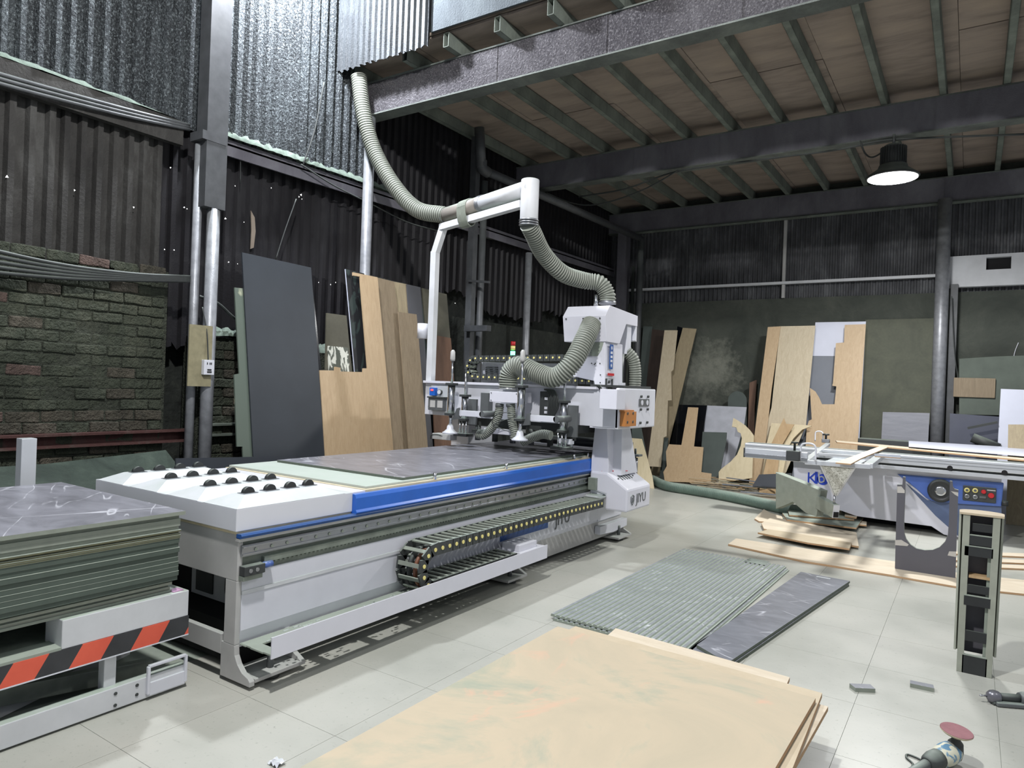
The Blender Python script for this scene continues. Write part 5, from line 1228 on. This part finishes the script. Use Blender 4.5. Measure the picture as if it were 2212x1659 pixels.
lowp[3][2] = max(.006, lowp[3][2]); lowp[4][2] = max(.006, lowp[4][2])
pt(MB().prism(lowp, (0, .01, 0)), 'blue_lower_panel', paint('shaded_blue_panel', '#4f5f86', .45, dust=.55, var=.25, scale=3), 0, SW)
hw = Sx(*CR(1597, 678), Y0-.06)
HWm = MB().lathe((hw[0], Y0-.03, hw[2]), [(.135, 0), (.135, .03), (.125, .05), (.105, .055), (.09, .04)], 32, (0, -1, 0)).go('handwheel', blacks, cp)
HW = HWm; MB().lathe((hw[0], Y0-.06, hw[2]), [(.062, 0), (.058, .03), (.04, .035)], 24, (0, -1, 0)).go('wheel_hub', chrome, cp)
pa = Sx(*CR(1762, 636), Y0-.035); pb_ = Sx(*CR(2002, 770), Y0-.035)
MB().box(pa[0], pb_[0], Y0-.045, Y0-.03, pb_[2], pa[2]).go('control_panel', blackd, cp, .008)
for i, (x, y) in enumerate(((1790, 672), (1850, 675), (1790, 716), (1850, 722))):
    q = Sx(*CR(x, y), Y0-.045); MB().lathe((q[0], Y0-.045, q[2]), [(.028, 0), (.028, .012), (.018, .018)], 16, (0, -1, 0)).go('push_button', brass if i < 2 else steel, cp)
    MB().lathe((q[0], Y0-.06, q[2]), [(.016, 0), (.014, .006)], 14, (0, -1, 0)).go('button_centre', dgrey, cp)
for (x, y, r_) in ((1912, 684, .024), (1967, 712, .03)):
    q = Sx(*CR(x, y), Y0-.045); MB().lathe((q[0], Y0-.045, q[2]), [(r_, 0), (r_, .02), (r_*.8, .026)], 18, (0, -1, 0)).go('red_button', redp, cp)
q = Sx(*CR(1905, 725), Y0-.045); MB().box(q[0]-.03, q[0]+.03, Y0-.055, Y0-.045, q[2]-.012, q[2]+.012).go('selector', dgrey, cp)
q = Sx(*CR(1968, 675), Y0-.045); MB().box(q[0]-.04, q[0]+.04, Y0-.047, Y0-.045, q[2]-.006, q[2]+.006).go('panel_marking', greyp, cp)
q = Sx(*CR(2060, 768), Y0); MB().cyl((q[0]-.02, Y0-.01, q[2]), (q[0]+.04, Y0-.01, q[2]), .03, 12).go('side_knob', blacks, cp)
# logo Kb
q = Sx(*CR(657, 588), Y0); pbl = paint('logo_blue', '#2b47b8', .4, dust=0)
text_mesh('logo_lettering', 'K', .20, pbl, SW, (q[0], Y0-.004, q[2]), (1, 0, 0), (0, 0, 1), .006)
q = Sx(*CR(718, 590), Y0)
b = MB(); 
b.lathe((q[0]+.03, Y0-.002, q[2]-.005), [(.07, 0), (.07, .004)], 28, (0, -1, 0)); b.box(q[0]-.065, q[0]-.03, Y0-.006, Y0-.001, q[2]-.065, q[2]+.085)
b.go('logo_disc', pbl, SW)
text_mesh('logo_lettering', 'b', .19, greyp, SW, (q[0]+.015, Y0-.010, q[2]+.01), (1, 0, .15), (-.15, 0, 1), .006)
# table top and sliding table
zt0 = .765
fence_top = Sx(1894, 1005, 9.45)
b = MB(); b.box(-1.15, 1.3, Y0-.02, 10.9, .78, .83); pt(b, 'cast_table', alum, .006, SW)
Yr = 9.42
b = MB(); zb1 = PY(2000, 1013, Yr)[2]; 
b.box(-2.5+.0, 1.6, Yr, Yr+.28, .815, .93); pt(b, 'sliding_carriage', alum, .01, SW)
b = MB(); b.box(-1.95, 1.6, Yr+.02, Yr+.22, .745, .79); b.box(-1.9, 1.6, Yr+.04, Yr+.2, .79, .815, 1); pt(b, 'carriage_rail', [alum, blackd], .004, SW)
for x in (-.8+.0, ):
    pass
for (x, y) in ((2052, 1011), (2170, 1021)):
    q = PY(x, y, Yr); pt(MB().cyl((q[0], Yr-.002, q[2]), (q[0], Yr+.01, q[2]), .028, 16), 'carriage_hole', recess, 0, SW)
for dy in (.06, .13, .20): pt(MB().box(-2.49, 1.6, Yr+dy, Yr+dy+.012, .9301, .932), 'top_groove', blackd, 0, SW)
for dz in (.86, .895): pt(MB().box(-2.49, 1.6, Yr-.003, Yr+.0, dz, dz+.006), 'face_groove', steel, 0, SW)
# crosscut frame towards the camera
fx = [PZ(x, y, .93) for x, y in ((1737, 997), (1808, 950), (1900, 962), (1878, 1002))]
pt(MB().bar(PZ(1738, 998, .92), PZ(1880, 1008, .92), .05, .045), 'frame_front_bar', alum, .004, SW)
pt(MB().bar(PZ(1742, 996, .92), (PZ(1805, 955, .92)[0], 10.5, .92), .06, .04), 'frame_left_bar', alum, .004, SW)
pt(MB().bar(PZ(1876, 1006, .92), PZ(1903, 985, .92), .08, .05), 'frame_right_bar', alum, .004, SW)
for y in (980, 972): pt(MB().bar(PZ(1760, y, .93), PZ(1870, y+8, .93), .03, .03), 'frame_cross_bar', alum, .003, SW)
f0, f1 = PZ(1610, 977, .97), PZ(1745, 988, .97)
pt(MB().bar(f0, f1, .05, .10), 'crosscut_fence', alum, .006, SW)
pt(MB().bar(f0+np.array([0, -.03, -.02]), f1+np.array([0, -.03, -.02]), .012, .03), 'fence_slot', steel, .001, SW)
pt(MB().box(f0[0]-.012, f0[0], f0[1]-.03, f0[1]+.03, .92, 1.02), 'fence_end_cap', blackd, .002, SW)
st = Vector(PZ(1716, 984, .98)); s1 = pt(MB().box(st.x-.07, st.x+.06, st.y-.06, st.y+.03, .93, 1.03), 'flip_stop', blackd, .008, SW)
MB().lathe((st.x, st.y, 1.03), [(.012, 0), (.012, .07), (.035, .075), (.035, .09)], 14).go('clamp_knob', blacks, s1)
def hoop(cx, cy, z_, w_=.07, h_=.17):
    P = [(cx-w_, cy, z_), (cx-w_, cy, z_+h_*.8), (cx-w_*.5, cy, z_+h_), (cx+w_*.5, cy, z_+h_), (cx+w_, cy, z_+h_*.75), (cx+w_, cy, z_)]
    return MB().tube(smooth_path(P, 5), .009, 8)
MBh = hoop(st.x+.13, st.y, .94); pt(MBh, 'guard_hoop', white, 0, SW)
s2p = Vector(PZ(1784, 950, .98)); pt(hoop(s2p.x-.09, s2p.y, .95, .05, .14), 'guard_hoop', white, 0, SW)
s2 = pt(MB().box(s2p.x-.05, s2p.x+.05, s2p.y-.04, s2p.y+.04, .94, .99), 'second_stop', steel, .006, SW)
MB().lathe((s2p.x, s2p.y, .99), [(.014, 0), (.014, .05), (.045, .055), (.045, .075)], 14).go('clamp_knob', blacks, s2)
# swing arm
ya, yb2 = 9.15, 8.75
def sl(x, y, t): return PY(x, y, ya+(yb2-ya)*t)
ar = [sl(1676, 1021, 0), sl(1735, 1044, .6), sl(1773, 1060, 1), sl(1763, 1116, 1), sl(1740, 1108, .7), sl(1712, 1084, .35), sl(1703, 1088, .3), sl(1676, 1099, 0)]
pt(MB().prism(ar, (.06, .10, 0)), 'swing_arm', 'mdf_greygreen', .004, SW)
pt(MB().prism([sl(1673, 1025, 0)+np.array([-.05, .3, 0]), sl(1676, 1021, 0), sl(1676, 1099, 0), sl(1673, 1090, 0)+np.array([-.05, .3, 0])], (.05, .03, 0)), 'arm_pivot', greenm, 0, SW)
e1_ = Vector(PY(1768, 1085, yb2)); e2_ = Vector(PY(1806, 1105, yb2-.22)); e1_.y += .03
tt = pt(MB().bar(e1_, e2_, .075, .15), 'telescopic_tube', 'mdf_greygreen', .003, SW)
MB().bar(e2_-(e2_-e1_).normalized()*.004, e2_+(e2_-e1_).normalized()*.002, .074, .149).go('tube_rim', white, tt)
for dz in (-.036, .036): 
    dd = (e2_-e1_).normalized(); MB().bar(e2_-dd*.002+Vector((0, 0, dz)), e2_+dd*.004+Vector((0, 0, dz)), .058, .060).go('tube_mouth', recess, tt)
rod0 = e2_-(e2_-e1_).normalized()*.04; top = Vector((rod0.x, rod0.y, .62))
pt(MB().cyl((rod0.x, rod0.y, rod0.z+.06), (rod0.x, rod0.y, PY(1805, 1070, rod0.y)[2]), .014, 10), 'support_rod', steel, 0, SW)
tr = [PY(x, y, rod0.y) for x, y in ((1772, 1003), (1849, 1007), (1808, 1070), (1802, 1070))]
b = MB()
tp = pt(MB().prism(tr, (0, .012, 0)), 'triangle_plate', 'clear_plastic_sheet', 0, SW)
for i in range(4): MB().bar(tr[i], tr[(i+1) % 4], .018, .018, (0, 1, 0)).go('plate_rim', greyp, tp)
pt(MB().box(tr[0][0], tr[1][0], rod0.y-.02, 9.42, tr[0][2]-.01, tr[0][2]+.015), 'plate_mount', alum, .002, SW)
# pieces lying on the saw
def on(px, z_, th_, mat, lbl, name, cat): return flat(px, z_, th_, mat, lbl, name, cat, edge='ply_edge')
on([(1805, 999), (1846, 984), (1905, 962), (1918, 966), (1860, 990), (1838, 1002)], .946, .012, 'birch_strip', 'narrow plywood strip lying slanted across the saw frame', 'plywood_strip', 'strip')
on([(1888, 980), (1945, 983), (1946, 989), (1890, 985)], .948, .008, 'blue_grey_panel', 'short grey strip on the saw carriage', 'grey_strip', 'strip')
on([(1805, 951), (1808, 955), (2300, 1002), (2300, 997)], .94, .016, 'birch_strip', 'long thin pale batten lying along the saw table', 'batten', 'strip')
p = PY(1963, 952, 10.2)
flat([(1963, 952), (2300, 973), (2300, 990), (1963, 962)], .975, .018, 'white_panel', 'white panel lying on the back of the saw table', 'white_board', 'board')
